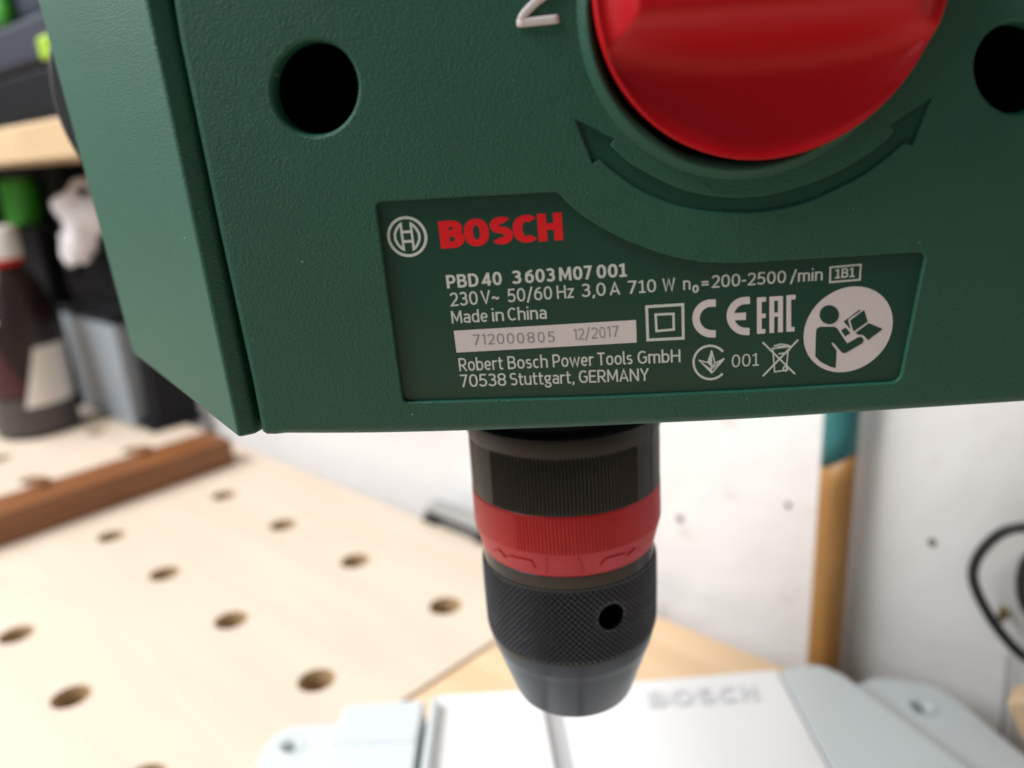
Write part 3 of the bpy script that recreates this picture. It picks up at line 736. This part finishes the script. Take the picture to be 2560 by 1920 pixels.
# black setting collar: plain band on top, ribbed grip below
NRB = 168
def rib_mask(th, a0, a1): return sst(a0-.03, a0+.03, th)*(1-sst(a1-.03, a1+.03, th))
def ribs(amp, a0, a1, k0, k1, lo=-1.18, hi=1.02):
    def fn(th, z, k):
        g = 0.
        if k0 <= k <= k1: g = amp*(abs(((th*NRB/(2*math.pi)) % 1)*2-1)**1.0 - .5)*rib_mask(th, a0, a1)
        for s in (lo, hi):
            if abs(th-s) < .007: g -= .0004
        return g
    return fn
cz = [at(1102, 486), at(1106, 487), at(1140, 482), at(1146, 476), at(1152, 475), at(1157, 475.5), at(1288, 467), at(1292, 466), at(1296, 460)]
revolve('setting_collar', cz, M['collar'], NRB*7, ribs(.00042, -.82, .78, 4, 6))
lathe('collar_seat', [(cz[0][0], cz[0][1]), (cz[0][0]-.0012, cz[0][1]+.0006), (cz[0][0]-.003, cz[0][1]+.0006), (cz[0][0]-.003, cz[0][1]+.03), (.008, cz[0][1]+.03)], (AX[0], AX[1], 0), M['collar'], chuck, 72)
# red ring: ribbed cylinder above a smooth cone that carries small embossed arrows
rz = [at(1290, 463), at(1295, 467), at(1298, 468), at(1301, 468), at(1386, 463), at(1389, 462), at(1391, 460), at(1440, 428), at(1442, 424)]
revolve('locking_ring', rz, M['red2'], NRB*7, ribs(.00030, -.55, .50, 3, 4, -2.5, 2.5))
def cone_pt(th, f, lift=.0002):
    (ra, za), (rb, zb_) = rz[6], rz[7]
    r = ra+(rb-ra)*f+lift; a = math.atan2(-AX[1], -AX[0]) + th
    return (AX[0]+r*math.cos(a), AX[1]+r*math.sin(a), za+(zb_-za)*f)
def emboss(pts, wd, name='embossed_arrow'):
    q = strip_poly(resample([np.array(p) for p in pts], .05, False), wd)
    V = []; Fc = []
    for p in q:
        o = len(V)
        for lift in (.0, .0002): V += [cone_pt(x*.8, min(.96, max(.04, y)), lift) for x, y in p]
        Fc += [(o+4, o+5, o+6, o+7)] + [(o+i, o+(i+1) % 4, o+4+(i+1) % 4, o+4+i) for i in range(4)]
    return fix_normals(mesh_obj(name, V, Fc, M['red2'], chuck))
emboss([(-1.15, .55), (-1.0, .30), (-.9, .60), (-.78, .35), (-.50, .35), (-.46, .72)], .022)
emboss([(-.28, .15), (-.30, .85)], .012, 'embossed_bar'); emboss([(.12, .15), (.17, .85)], .012, 'embossed_bar')
emboss([(.42, .62), (.48, .35), (.72, .35), (.80, .60), (.92, .35), (1.05, .6)], .022)
# lower steel sleeve: plain neck, knurled band with a key hole, chamfer, cone, nose
neck = [at(1436, 412), at(1441, 420), at(1444, 422), at(1474, 424), at(1479, 422)]
revolve('sleeve_neck', neck, M['steel'], 160)
zk1, zk0 = z_front(1477, 425), z_front(1665, 411); rk1, rk0 = rad_at(zk1, 427), rad_at(zk0, 411)
KN = 90; ncol, nrow = KN*8, 128
pitch = 2*math.pi*.0213/KN
HTH = .45; HZ = z_front(1544, 422, .45); HR = .0033
def knurl(th, z, k):
    s = th*KN/(2*math.pi); q = (z-zk0)/pitch*.95
    a = abs(((s+q) % 1)*2-1); b = abs(((s-q) % 1)*2-1)
    e = min(1, (z-zk0)/.0012, (zk1-z)/.0009); e = max(0, e)
    g = .00085*(min(1, a*1.2)*min(1, b*1.2) - .5)*e
    dx = (th-HTH)*rk0; dz = z-HZ; d = math.hypot(dx, dz)
    if d < HR+.0012: g = g*sst(HR, HR+.0008, d) - .0003*(1-sst(HR, HR+.0009, d))
    if d < HR: g = -.007*sst(0, .0002, HR-d)
    return g
kp = [(rk0+(rk1-rk0)*sst(-.2, .75, i/(nrow-1)), zk0+(zk1-zk0)*i/(nrow-1)) for i in range(nrow)]
ks = revolve('knurled_sleeve', kp[::-1], M['knurl'], ncol, knurl)
_b = root_loc(chuck); _dc = math.atan2(-AX[1], -AX[0]); _cell = max(2*math.pi*rk0/ncol, (zk1-zk0)/nrow)
for v in ks.data.vertices:
    X, Y, Z = np.array(v.co)+_b; th = (math.atan2(Y-AX[1], X-AX[0])-_dc+math.pi) % (2*math.pi)-math.pi
    dx, dz = (th-HTH)*rk0, Z-HZ; d = math.hypot(dx, dz)
    if HR-_cell*.05 < d < HR+_cell*.75 or HR-_cell*.75 < d <= HR-_cell*.05:
        k = HR/d; th2 = HTH+dx*k/rk0; z2 = HZ+dz*k; f_ = (z2-zk0)/(zk1-zk0); r2 = rk0+(rk1-rk0)*sst(-.2, .75, f_)-.0003
        v.co = Vector((AX[0]+r2*math.cos(_dc+th2), AX[1]+r2*math.sin(_dc+th2), z2))-Vector(_b)
ks.data.materials.append(M['hole_shade'])  # key hole walls coloured black in place of shade
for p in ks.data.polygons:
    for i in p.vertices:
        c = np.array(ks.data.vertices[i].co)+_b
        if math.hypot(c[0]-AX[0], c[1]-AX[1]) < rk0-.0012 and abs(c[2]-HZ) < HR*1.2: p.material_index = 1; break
nose = [at(1663, 411), at(1668, 410), at(1694, 393), at(1699, 388), at(1704, 380), at(1712, 372), at(1787, 292), at(1793, 280), (0, 0)]
tipz = nose[-2][1]
nose[-1] = (.0045, tipz - .0006)
nose.insert(-1, (nose[-2][0]-.0012, tipz-.0006))
sn = revolve('chuck_nose', nose, M['steel'], 160); sharp(sn, 14); sharp(bpy.data.objects['sleeve_neck'], 20)

# ---- base plate
base = empty('base_tmp', (0, 0, 0)); bpy.data.objects.remove(base)
ZP = .0215
def b2(x, y, z): P = onz(x, y, z); return np.array([P[0], P[1]])
yb_ = .3455
left_out = [b2(640, 1935, .012), b2(655, 1890, .012), b2(668, 1862, .012), b2(690, 1836, .012), b2(722, 1820, .012), b2(760, 1816, .012), b2(840, 1813, .012)]
bl, br_ = b2(1085, 1742, ZP), b2(1945, 1674, ZP)
base_poly = [np.array([-.135, .035]), np.array([.21, .035]), np.array([.215, .20]), b2(2566, 1892, .013), b2(2480, 1822, .013), b2(2400, 1755, .013), b2(2360, 1727, .013), b2(2320, 1710, .013), b2(2250, 1698, .013), b2(2190, 1694, .013)] + [np.array([.148, .338]), np.array([.10, .339]), np.array([-.06, .336])] + left_out[::-1] + [np.array([-.138, .2])]
def holed_prism(name, poly, holes, z0, z1, mat, parent, bev=.0012):
    P = ccw(poly); caps = [P]+[circle(c[0], c[1], r, 32) for c, r in holes]
    Vv, Ff = cdt(caps, 1); V = []; Fc = []; sm = []
    for f in Ff:
        c = sum(Vv[i] for i in f)/len(f)
        if all(np.hypot(*(c-np.array(h[0]))) > h[1]*.99 for h in holes): Fc.append(f); sm.append(False)
    V = [(p[0], p[1], z1) for p in Vv]
    for ring, s in [(P, 1)]+[(circle(c[0], c[1], r, 32), -1) for c, r in holes]:
        prof = [(0, z1), (.0, z1)]; o = len(V); n = len(ring)
        rr = offset(ring, .0) if s > 0 else ring
        levels = [(0, z1), (bev*.3, z1-bev*.3*.3), (bev*.75, z1-bev*.6), (bev, z1-bev*1.3), (bev, z0)] if s > 0 else [(0, z1), (-bev*.4, z1-bev*.5), (-bev*.5, z0)]
        for off, z in levels: V += [(p[0], p[1], z) for p in offset(ring, off)]
        for q in range(len(levels)-1):
            for i in range(n):
                j = (i+1) % n; Fc.append([o+q*n+i, o+q*n+j, o+(q+1)*n+j, o+(q+1)*n+i]); sm.append(True)
    ob = mesh_obj(name, V, Fc, mat, parent, sm); return fix_normals(ob)
hl, hr_ = b2(725, 1868, .012), b2(2302, 1766, .013)
foot = holed_prism('base', base_poly, [(hl, .0042), (hr_, .0044)], .0006, .0125, M['base'], press)
for h in (hl, hr_):
    lathe('bolt_hole', [(.0043, .0022), (.0043, -.003)], (h[0], h[1], .0085), M['hole_shade'], foot, 32, (False, True))
    lathe('hole_rim', [(.0050, -.0002), (.0053, .0004), (.0064, .0005), (.0072, .0)], (h[0], h[1], .0126), M['base'], foot, 40)
# raised casting on the left with its stop face, the rib, the ground plate with its slot, and the right-hand casting
zt = .0262
lb = [b2(884, 1757, zt), b2(868, 1760, zt), b2(856, 1770, zt), b2(815, 1862, zt), b2(1042, 1852, zt), b2(1062, 1746, zt)]
prism('raised_block', lb, .0127, zt, M['base'], foot, .0018)
low = [b2(818, 1862, .026)+np.array([.0006, .003]), b2(1042, 1853, .026)+np.array([0, .003]), b2(1042, 1853, .026)+np.array([-.004, -.20]), b2(818, 1862, .026)+np.array([-.006, -.20])]
lz = [.0255, .0255, .0150, .0150]
V, Fc = loft([[(p[0], p[1], .0127) for p in low], [(p[0], p[1], z) for p, z in zip(low, lz)]])
bevel(fix_normals(mesh_obj('raised_block', V, Fc, M['base'], foot)), .0015)
r0_, r1_ = b2(1086, 1738, .0275), b2(1062, 1920, .0275)
dr = r1_-r0_; r1_ = r0_+dr*3.2
prism('rib', [r0_+np.array([-.0019, 0]), r0_+np.array([.0019, 0]), r1_+np.array([.0019, 0]), r1_+np.array([-.0019, 0])], .0127, .0275, M['base'], foot, .0017)
# ground plate: two halves with a slot between them
s0, s1 = b2(1362, 1795, ZP), b2(1386, 1920, ZP); w0, w1 = b2(1414, 1795, ZP), b2(1441, 1920, ZP)
def ext(a, b, y): return a+(b-a)*(y-a[1])/(b[1]-a[1])
edgeL = ext(b2(1092, 1745, ZP), b2(1068, 1920, ZP), 1)
def lin(a, b, y): return a+(b-a)*((y-a[1])/(b[1]-a[1]))
aL, bL = b2(1092, 1745, ZP), b2(1069, 1920, ZP); aR, bR = b2(1943, 1675, ZP), b2(2072, 1920, ZP)
YB, YF = b2(1290, 1726, ZP)[1], .05
yR = b2(1900, 1676, ZP)[1]
prism('ground_plate', [lin(aL, bL, YB), lin(s0, s1, YB), lin(s0, s1, YF), lin(aL, bL, YF)], .0127, ZP, M['plate'], foot, .0007)
prism('ground_plate', [lin(w0, w1, YB), lin(aR, bR, yR), lin(aR, bR, YF), lin(w0, w1, YF)], .0127, ZP, M['plate'], foot, .0007)
prism('slot_floor', [lin(s0, s1, YB)+np.array([-.001, -.001]), lin(w0, w1, YB)+np.array([.001, -.001]), lin(w0, w1, YF)+np.array([.001, 0]), lin(s0, s1, YF)+np.array([-.001, 0])], .0126, .0172, M['groove'], foot)
rc = [lin(aR, bR, yR)+np.array([.0008, 0]), b2(1990, 1662, ZP), b2(2030, 1656, ZP), b2(2062, 1661, ZP), b2(2090, 1673, ZP), b2(2118, 1688, ZP)]
pe = b2(2430, 1920, ZP); rc += [pe, np.array([pe[0]+.012, .05]), lin(aR, bR, .05)+np.array([.0008, 0])]
prism('raised_block', rc, .0127, .0208, M['base'], foot, .0016)
# brand name cast into the plate
def plate_word(name, words, y0, y1, capH, w, mat, z):
    V = []; Fc = []
    for text, x0, x1 in words:
        W, gv, gf = glyph_mesh(text, w); o = len(V)
        for lift in (z, z+.0006):
            for p in gv:
                xx = x0+p[0]/W*(x1-x0); yy = y0+(y1-y0)*(xx-1600)/300 - capH*p[1]
                V.append(onz(xx + p[1]*-10, yy, lift))
        n = len(gv); Fc += [[i+o+n for i in f] for f in gf]
        ec = {}
        for f in gf:
            for i in range(len(f)):
                e = (f[i], f[(i+1) % len(f)]); ec[e] = 1
        for a, b in ec:
            if (b, a) not in ec: Fc.append([o+a, o+b, o+n+b, o+n+a])
    return fix_normals(mesh_obj(name, V, Fc, mat, foot))
M['cast_letters'] = material('grey_cast_letters', (.64, .64, .66), .40, .2)
plate_word('brand_lettering', [('B', 1622, 1675), ('O', 1680, 1738), ('S', 1746, 1792), ('C', 1800, 1848), ('H', 1856, 1898)], 1768, 1748, 37, .20, M['cast_letters'], ZP)
# column that carries the head, beyond the right edge of the view
lathe('column', [(.024, .0127), (.024, .03), (.020, .034), (.020, .300)], (.178, .205, 0), M['plate'], press, 64, (True, True))

# ================================================================== things on the bench
# dark hardwood batten lying across the holes
f0, f1 = onz(0, 1370), onz(589, 1161); bdir = (f1-f0)/np.linalg.norm(f1-f0)
BH = .0255
top_f, top_b = onz(572, 1101, BH), onz(509, 1081, BH)
bn = np.array([-bdir[1], bdir[0], 0]); BW = abs((top_b-top_f) @ bn)
BW = min(max(BW, .025), .055)
if (np.array([0, 1., 0]) @ bn) < 0: bn = -bn
bt = empty('wooden_batten', f1 - bdir*.2 + bn*BW/2, 'reddish brown hardwood batten lying across the perforated bench top', 'batten')
cB = f1 - bdir*.30 + bn*BW/2 + np.array([0, 0, BH/2+.0004])
obox('bar', cB, bdir, (.60, BW, BH), M['batten'], bt, .0012)
for x, y in ((352, 1130), (92, 1207)):
    P = onz(x, y, BH); q = (P-f1) @ bdir
    C = f1 + bdir*q + bn*(BW-.004)
    lathe('peg', [(.0085, .001), (.0085, BH+.0035), (.0075, BH+.0045), (.001, BH+.0046)], (C[0], C[1], 0), M['batten'], bt, 32)

# bottle at the left edge
M['bottle'] = material('dark_brown_bottle', (.016, .009, .008), .30, color2=(.026, .015, .016), cscale=25, spec=.3)
M['bottle_foot'] = material('grey_brown_bottle_foot', (.060, .052, .050), .4)
M['cap_white'] = material('white_cap', (.85, .84, .83), .4)
M['cap_red'] = material('red_ring', (.55, .012, .012), .4)
M['paper'] = material('cream_label_paper', (.72, .68, .64), .6)
M['dark_red'] = material('dark_red_label', (.05, .006, .010), .4)
BB = onz(100, 1072); BB = np.array([BB[0], BB[1], .0005]); q = RC @ (BB-CAM); BR = 93/F*q[2]
bo = empty('bottle', BB, 'dark brown bottle with white cap and red ring behind the batten', 'bottle')
lathe('body', [(BR*.3, .001), (BR*.93, 0), (BR, .004), (BR, .105), (BR*.985, .125), (BR*.93, .142), (BR*.80, .160), (BR*.60, .176), (BR*.44, .186), (BR*.40, .19)], BB, M['bottle'], bo, 72, (True, True))
lathe('foot_band', [(BR*1.001, .005), (BR*1.004, .006), (BR*1.004, .043), (BR*1.001, .045)], BB, M['bottle_foot'], bo, 72)
capz = .19
lathe('neck_ring', [(BR*.50, capz-.004), (BR*.53, capz-.003), (BR*.53, capz+.002), (BR*.5, capz+.003)], BB, M['cap_red'], bo, 48, (True, True))
lathe('cap', [(BR*.52, capz+.003), (BR*.53, capz+.006), (BR*.50, capz+.032), (BR*.45, capz+.036), (BR*.1, capz+.037)], BB, M['cap_white'], bo, 48, (True, True))
def patch(name, th, mat, parent, z0, z1, rr):
    """curved sticker: th(f) -> (left, right) angles for f from bottom 0 to top 1; angle 0 faces the camera, + right"""
    V = []; Fc = []; d = math.atan2(-BB[1], -BB[0]); nz, na = 16, 20
    for i in range(nz+1):
        f = i/nz; a0, a1 = th(f)
        for k in range(na+1):
            a = d + a0+(a1-a0)*k/na; V.append((BB[0]+rr*math.cos(a), BB[1]+rr*math.sin(a), z0+(z1-z0)*f))
    for i in range(nz):
        for k in range(na): Fc.append((i*(na+1)+k, i*(na+1)+k+1, (i+1)*(na+1)+k+1, (i+1)*(na+1)+k))
    return mesh_obj(name, V, Fc, mat, parent, True)
patch('label', lambda f: (-.20+.45*f, 1.45), M['paper'], bo, .036, .100, BR*1.006)
patch('label_panel', lambda f: (-1.2, -.42+.5*(1-f)**2-.15*f), M['dark_red'], bo, .05, .122, BR*1.004)
patch('label_spot', lambda f: (-.75, -.42), M['paper'], bo, .124, .134, BR*.975)

# shelf on the wall at the left, and what stands on and below it
M['shelf'] = wood('pine_shelf', (.50, .35, .20), (.60, .44, .27), .5, math.radians(-44.3), (1, 8, 8), 8)
M['black_case'] = material('black_case_plastic', (.006, .006, .008), .65, bump=(200, .0003), spec=.12)
M['slate'] = material('slate_blue_plastic', (.030, .033, .050), .6, spec=.2)
M['bright_green'] = material('bright_green_plastic', (.04, .30, .02), .45)
M['lime'] = material('lime_plastic', (.30, .48, .03), .45)
M['cloth'] = material('white_cloth', (.74, .72, .76), .85, bump=(60, .004))
M['tub'] = material('pale_blue_grey_tub', (.26, .30, .34), .45)
M['dark_grey'] = material('charcoal_plastic', (.012, .012, .015), .6, spec=.15)
M['pale'] = material('pale_grey_panel', (.60, .60, .61), .6)
def S_of(x, y, off): return st(onwall(x, y, off))[0]
SH = .17
zs1, zs0 = onwall(70, 306, SH)[2], onwall(70, 405, SH)[2]
sA, sB = S_of(-420, 350, SH), S_of(420, 350, SH)
sh = empty('wall_shelf', bp((sA+sB)/2, WALL_T+SH/2, zs0), 'thick pine shelf fixed to the wall above the bottle', 'shelf')
box_st('board', sA, sB, WALL_T+.0005, WALL_T+SH, zs0, zs1, M['shelf'], sh, .003)
for s in (sA+.08, sB-.06): box_st('bracket', s-.012, s+.012, WALL_T+.0005, WALL_T+SH*.6, zs0-.05, zs0-.0005, M['dark_grey'], sh, .002)
def span(x0, x1, yt, yb, off, dep):
    """s, t and z range of a box whose front shows between the given photo pixels"""
    xm = (x0+x1)/2; ym = (yt+yb)/2
    return S_of(x0, ym, off), S_of(x1, ym, off), WALL_T+off-dep, WALL_T+off, onwall(xm, yb, off)[2], onwall(xm, yt, off)[2]
a = span(-330, 175, 108, 306, .155, .13)
case = empty('tool_case', bp((a[0]+a[1])/2, (a[2]+a[3])/2, zs1), 'black plastic tool case standing on the pine shelf', 'case')
box_st('case_body', a[0], a[1], a[2], a[3], zs1+.0005, a[5]-.035, M['black_case'], case, .006)
box_st('case_lid', a[0]-.002, a[1]+.002, a[2], a[3]+.003, a[5]-.034, a[5], M['slate'], case, .006)
q = span(103, 132, 85, 150, .167, .010); box_st('latch', q[0], q[1], WALL_T+.158, WALL_T+.170, q[4], q[5], M['lime'], case, .003)
q = span(-190, -160, 85, 150, .167, .010); box_st('latch', q[0], q[1], WALL_T+.158, WALL_T+.170, q[4], q[5], M['lime'], case, .003)
zc = a[5]+.0005
b = span(-60, 130, -80, 92, .14, .10)
mach = empty('battery_charger', bp((b[0]+b[1])/2, (b[2]+b[3])/2, zc), 'slate grey charger with a green strap on top of the black case', 'charger')
box_st('charger_body', b[0], b[1], b[2], b[3], zc, b[5]+.02, M['slate'], mach, .012)
g0, g1 = onwall(4, -20, .146), onwall(26, 72, .146)
tube('strap', [g0+(g0-g1)*.6, g0, (g0+g1)/2, g1], .008, M['bright_green'], mach)
# hanging black cases below the shelf, green tin, white rag, dark drill, tub
a = span(-260, 165, 418, 640, .050, .048)
zst = onwall(57, 568, .085)[2]
hk = empty('black_tool_box', bp((a[0]+a[1])/2, (a[2]+a[3])/2, 0), 'tall black tool box in the shadow below the shelf', 'box')
box_st('box_body', a[0], a[1], a[2], a[3], .001, a[5]-.012, M['black_case'], hk, .006)
box_st('box_lid', a[0]-.003, a[1]+.003, a[2], a[3]+.003, a[5]-.0115, a[5]+.006, M['dark_grey'], hk, .004)
box_st('front_drawer', a[0]+.002, a[1]-.002, a[3]+.0005, a[3]+.036, .001, zst, M['black_case'], hk, .005)
tc_ = onwall(57, 510, .068); tr_ = 44/F*(RC @ (tc_-CAM))[2]; tz = zst+.0005
gt = empty('green_tin', (tc_[0], tc_[1], tz), 'bright green cylinder standing on the drawer of the black tool box', 'tin')
lathe('can', [(tr_*.9, tz), (tr_, tz+.003), (tr_, onwall(57, 462, .068)[2]), (tr_*.9, onwall(57, 458, .068)[2])], (tc_[0], tc_[1], 0), M['bright_green'], gt, 40, (True, True))
lathe('lid', [(tr_*.86, onwall(57, 458, .068)[2]), (tr_*.86, onwall(57, 448, .068)[2]), (tr_*.5, onwall(57, 446, .068)[2])], (tc_[0], tc_[1], 0), M['bright_green'], gt, 40, (True, True))
def lumpy(name, c, rad, mat, parent, seed, amp=.18):
    rnd = random.Random(seed); bm = bmesh.new(); bmesh.ops.create_icosphere(bm, subdivisions=4, radius=1)
    ph = [(Vector([rnd.uniform(-1, 1) for _ in range(3)]).normalized(), rnd.uniform(1.5, 5), rnd.uniform(0, 6)) for _ in range(10)]
    for v in bm.verts:
        n = v.co.normalized(); k = 1+amp*sum(math.sin(f*d.dot(n)*2+p)/f for d, f, p in ph)
        v.co = Vector((n.x*rad[0]*k, n.y*rad[1]*k, n.z*rad[2]*k)) + Vector(c) - Vector(root_loc(parent))
    m = bpy.data.meshes.new(name); bm.to_mesh(m); bm.free(); m.materials.append(mat)
    for p in m.polygons: p.use_smooth = True
    o = bpy.data.objects.new(name, m); col.objects.link(o); o.parent = parent; return o
rg = onwall(205, 535, .10)
rag = empty('white_rag', rg, 'crumpled white rag hanging beside the green head of the drill press', 'rag')
lumpy('cloth', rg, (.026, .018, .032), M['cloth'], rag, 3, .22)
r2 = onwall(190, 600, .095); lumpy('cloth_end', r2, (.014, .014, .022), M['cloth'], rag, 5, .25)
hook = onwall(205, 500, .06); tube('peg', [onwall(205, 480, .0), onwall(205, 480, .15)], .004, M['dark_grey'], rag)
a = span(168, 292, 800, 950, .080, .045); tub_top = a[5]
tb = empty('plastic_tub', bp((a[0]+a[1])/2, (a[2]+a[3])/2, 0), 'pale blue grey plastic tub standing between bottle and wall', 'tub')
V, Fc = loft([[bp(a[0]+.006, a[2]+.004, .0006), bp(a[1]-.006, a[2]+.004, .0006), bp(a[1]-.006, a[3]-.004, .0006), bp(a[0]+.006, a[3]-.004, .0006)],
              [bp(a[0], a[2], a[5]), bp(a[1], a[2], a[5]), bp(a[1], a[3], a[5]), bp(a[0], a[3], a[5])]])
bevel(fix_normals(mesh_obj('tub_wall', V, Fc, M['tub'], tb)), .004)
box_st('lid', a[0]-.002, a[1]+.002, a[2]-.002, a[3]+.002, a[5]+.0005, a[5]+.008, M['dark_grey'], tb, .003)
a = span(160, 292, 628, 760, .075, .055)
dr_ = empty('black_power_tool', bp((a[0]+a[1])/2, (a[2]+a[3])/2, tub_top), 'black cordless tool standing on the plastic tub behind the bottle', 'power tool')
box_st('motor_body', a[0], a[1], a[2], a[3], a[4]+.004, a[5], M['black_case'], dr_, .010)
box_st('battery', a[0]+.004, a[1]-.010, a[2]+.004, a[3]-.004, tub_top+.0088, a[4]+.0035, M['dark_grey'], dr_, .004)
kn = onwall(187, 660, .0755); lathe('dial', [(.012, -.0), (.012, .004), (.010, .006)], kn, M['dark_grey'], dr_, 32, (True, True), WN)
a = span(298, 352, 742, 912, .06, .05)
po = empty('dark_post', bp((a[0]+a[1])/2, (a[2]+a[3])/2, 0), 'dark upright bracket against the wall beyond the tub', 'bracket')
box_st('upright', a[0], a[1], a[2], a[3], .0006, a[5], M['dark_grey'], po, .003)
box_st('foot', a[0]-.006, a[1]+.006, a[2], a[3]+.01, .0003, .008, M['dark_grey'], po, .002)
for x0, x1, yt, lab in ((318, 362, 905, 'narrow white board leaning on the wall, nearest the dark bracket'), (388, 470, 930, 'wider white board leaning on the wall beyond the batten end')):
    s0_, s1_ = S_of(x0, 960, .02), S_of(x1, 960, .02); zz1 = onwall(x1, yt-60, .02)[2]
    e = box_st('white_board', s0_, s1_, WALL_T+.001, WALL_T+.018, -.02, zz1, M['pale'], None, .002)
    tag(e, lab, 'board', 'white boards leaning on the wall')

# ================================================================== along the wall
# teal and brown wooden tool handle
M['handle'] = wood('varnished_ash', (.30, .135, .030), (.42, .21, .055), .45, 0, (12, 12, 1.5), 14)
M['teal'] = material('teal_paint', (.010, .135, .14), .4)
pt_, pb_ = onwall(2101, 1085, .014), onwall(2057, 1672, .012)
hd = empty('wooden_pole', pb_, 'upright wooden pole, brown below and painted teal above, leaning on the wall', 'pole')
ax = (pt_-pb_); Lh = np.linalg.norm(ax); ax /= Lh
rr = 41/F*(RC @ ((pt_+pb_)/2-CAM))[2]
sd = np.cross(ax, WN); sd /= np.linalg.norm(sd); fd = np.cross(sd, ax)
if sd @ RC[0] < 0: sd = -sd
mid = onwall(2102, 1152, .014); km = (mid-pb_) @ ax; slant = 55/F*.42
def shaft(name, k0, k1, sl0, sl1, mat):
    V = []; Fc = []; n = 40; m = 12
    for i in range(m+1):
        f = i/m
        for k in range(n):
            g = 2*math.pi*k/n; u = math.cos(g); sl = (sl0+(sl1-sl0)*f)*u
            V.append(pb_ + ax*(k0+(k1-k0)*f+sl) + sd*rr*u + fd*rr*.92*math.sin(g))
    for i in range(m):
        for k in range(n): Fc.append((i*n+k, i*n+(k+1) % n, (i+1)*n+(k+1) % n, (i+1)*n+k))
    Fc += [tuple(range(n)), tuple(range(m*n, (m+1)*n))[::-1]]
    return fix_normals(mesh_obj(name, V, Fc, mat, hd, True))
shaft('shaft', -.05, km-.0002, 0, slant*.5, M['handle']); shaft('painted_end', km+.0002, Lh+.16, slant*.5, 0, M['teal'])
# black cable hanging in a loop
M['cable'] = material('black_cable', (.010, .010, .011), .45)
cp = [(2700, 1345), (2630, 1322), (2560, 1318), (2502, 1333), (2455, 1376), (2433, 1424), (2440, 1473), (2474, 1540), (2512, 1593), (2560, 1641), (2620, 1672), (2690, 1668), (2745, 1610), (2760, 1520), (2735, 1430), (2680, 1375), (2620, 1365), (2572, 1395), (2553, 1455), (2566, 1520), (2610, 1560), (2660, 1550)]
cpts = [onwall(x, y, .012 + (.007 if i > 13 else 0)) for i, (x, y) in enumerate(cp)]
cb = tube('power_cable', spline(cpts, 8), 10.5/F*.46, M['cable']); tag(cb, 'black power cable hanging in a loop on the white wall', 'cable')
M['brass'] = material('dull_brass', (.28, .20, .09), .4, .8)
hp = onwall(2516, 1530, .0)
hk2 = tube('wall_hook', [hp, hp+WN*.008, hp+WN*.011+np.array([0, 0, .004]), hp+WN*.010+np.array([0, 0, .008])], .0016, M['brass'], None, 10)
tag(hk2, 'small brass screw hook in the wall inside the cable loop', 'hook')
M['wire'] = material('grey_wire', (.35, .34, .34), .5)
wr = tube('thin_wire', [onwall(2520, 1640, .003), onwall(2512, 1740, .003), onwall(2502, 1850, .003)], .0007, M['wire'], None, 8)
tag(wr, 'thin grey wire running down the wall below the cable loop', 'wire')
q0 = onwall(2650, 1870, .028)
off = empty('wood_offcut', q0, 'small wooden offcut with a pale sawn edge at the right behind the base', 'offcut')
obox('block', onwall(2745, 1893, .030), SU, (.045, .016, .060), M['bench2'], off, .0015, ((SV[0], SV[1], SV[2]), .5))
# aluminium rail clipped to the bench edge behind the chuck
M['alu'] = material('grey_aluminium', (.42, .43, .43), .35, .7)
s0_ = st(onz(1062, 1297))[0]; s1_ = s0_ + .16
rl = empty('edge_rail', bp((s0_+s1_)/2, EDGE-.008, 0), 'short grey aluminium rail with black feet at the bench edge behind the chuck', 'rail')
box_st('profile', s0_, s1_, EDGE-.018, EDGE-.003, -.002, .0115, M['alu'], rl, .0012)
box_st('groove_strip', s0_+.001, s1_, EDGE-.0032, EDGE-.0018, .0045, .0065, M['dark_grey'], rl, 0)
for k in range(3): box_st('foot', s0_+.001+k*.058, s0_+.019+k*.058, EDGE-.019, EDGE-.0012, -.030, -.0021, M['dark_grey'], rl, .001)
for k in range(3): box_st('clip', s0_+.001+k*.058, s0_+.017+k*.058, EDGE-.0015, EDGE+.002, .0003, .0035, M['dark_grey'], rl, .0005)
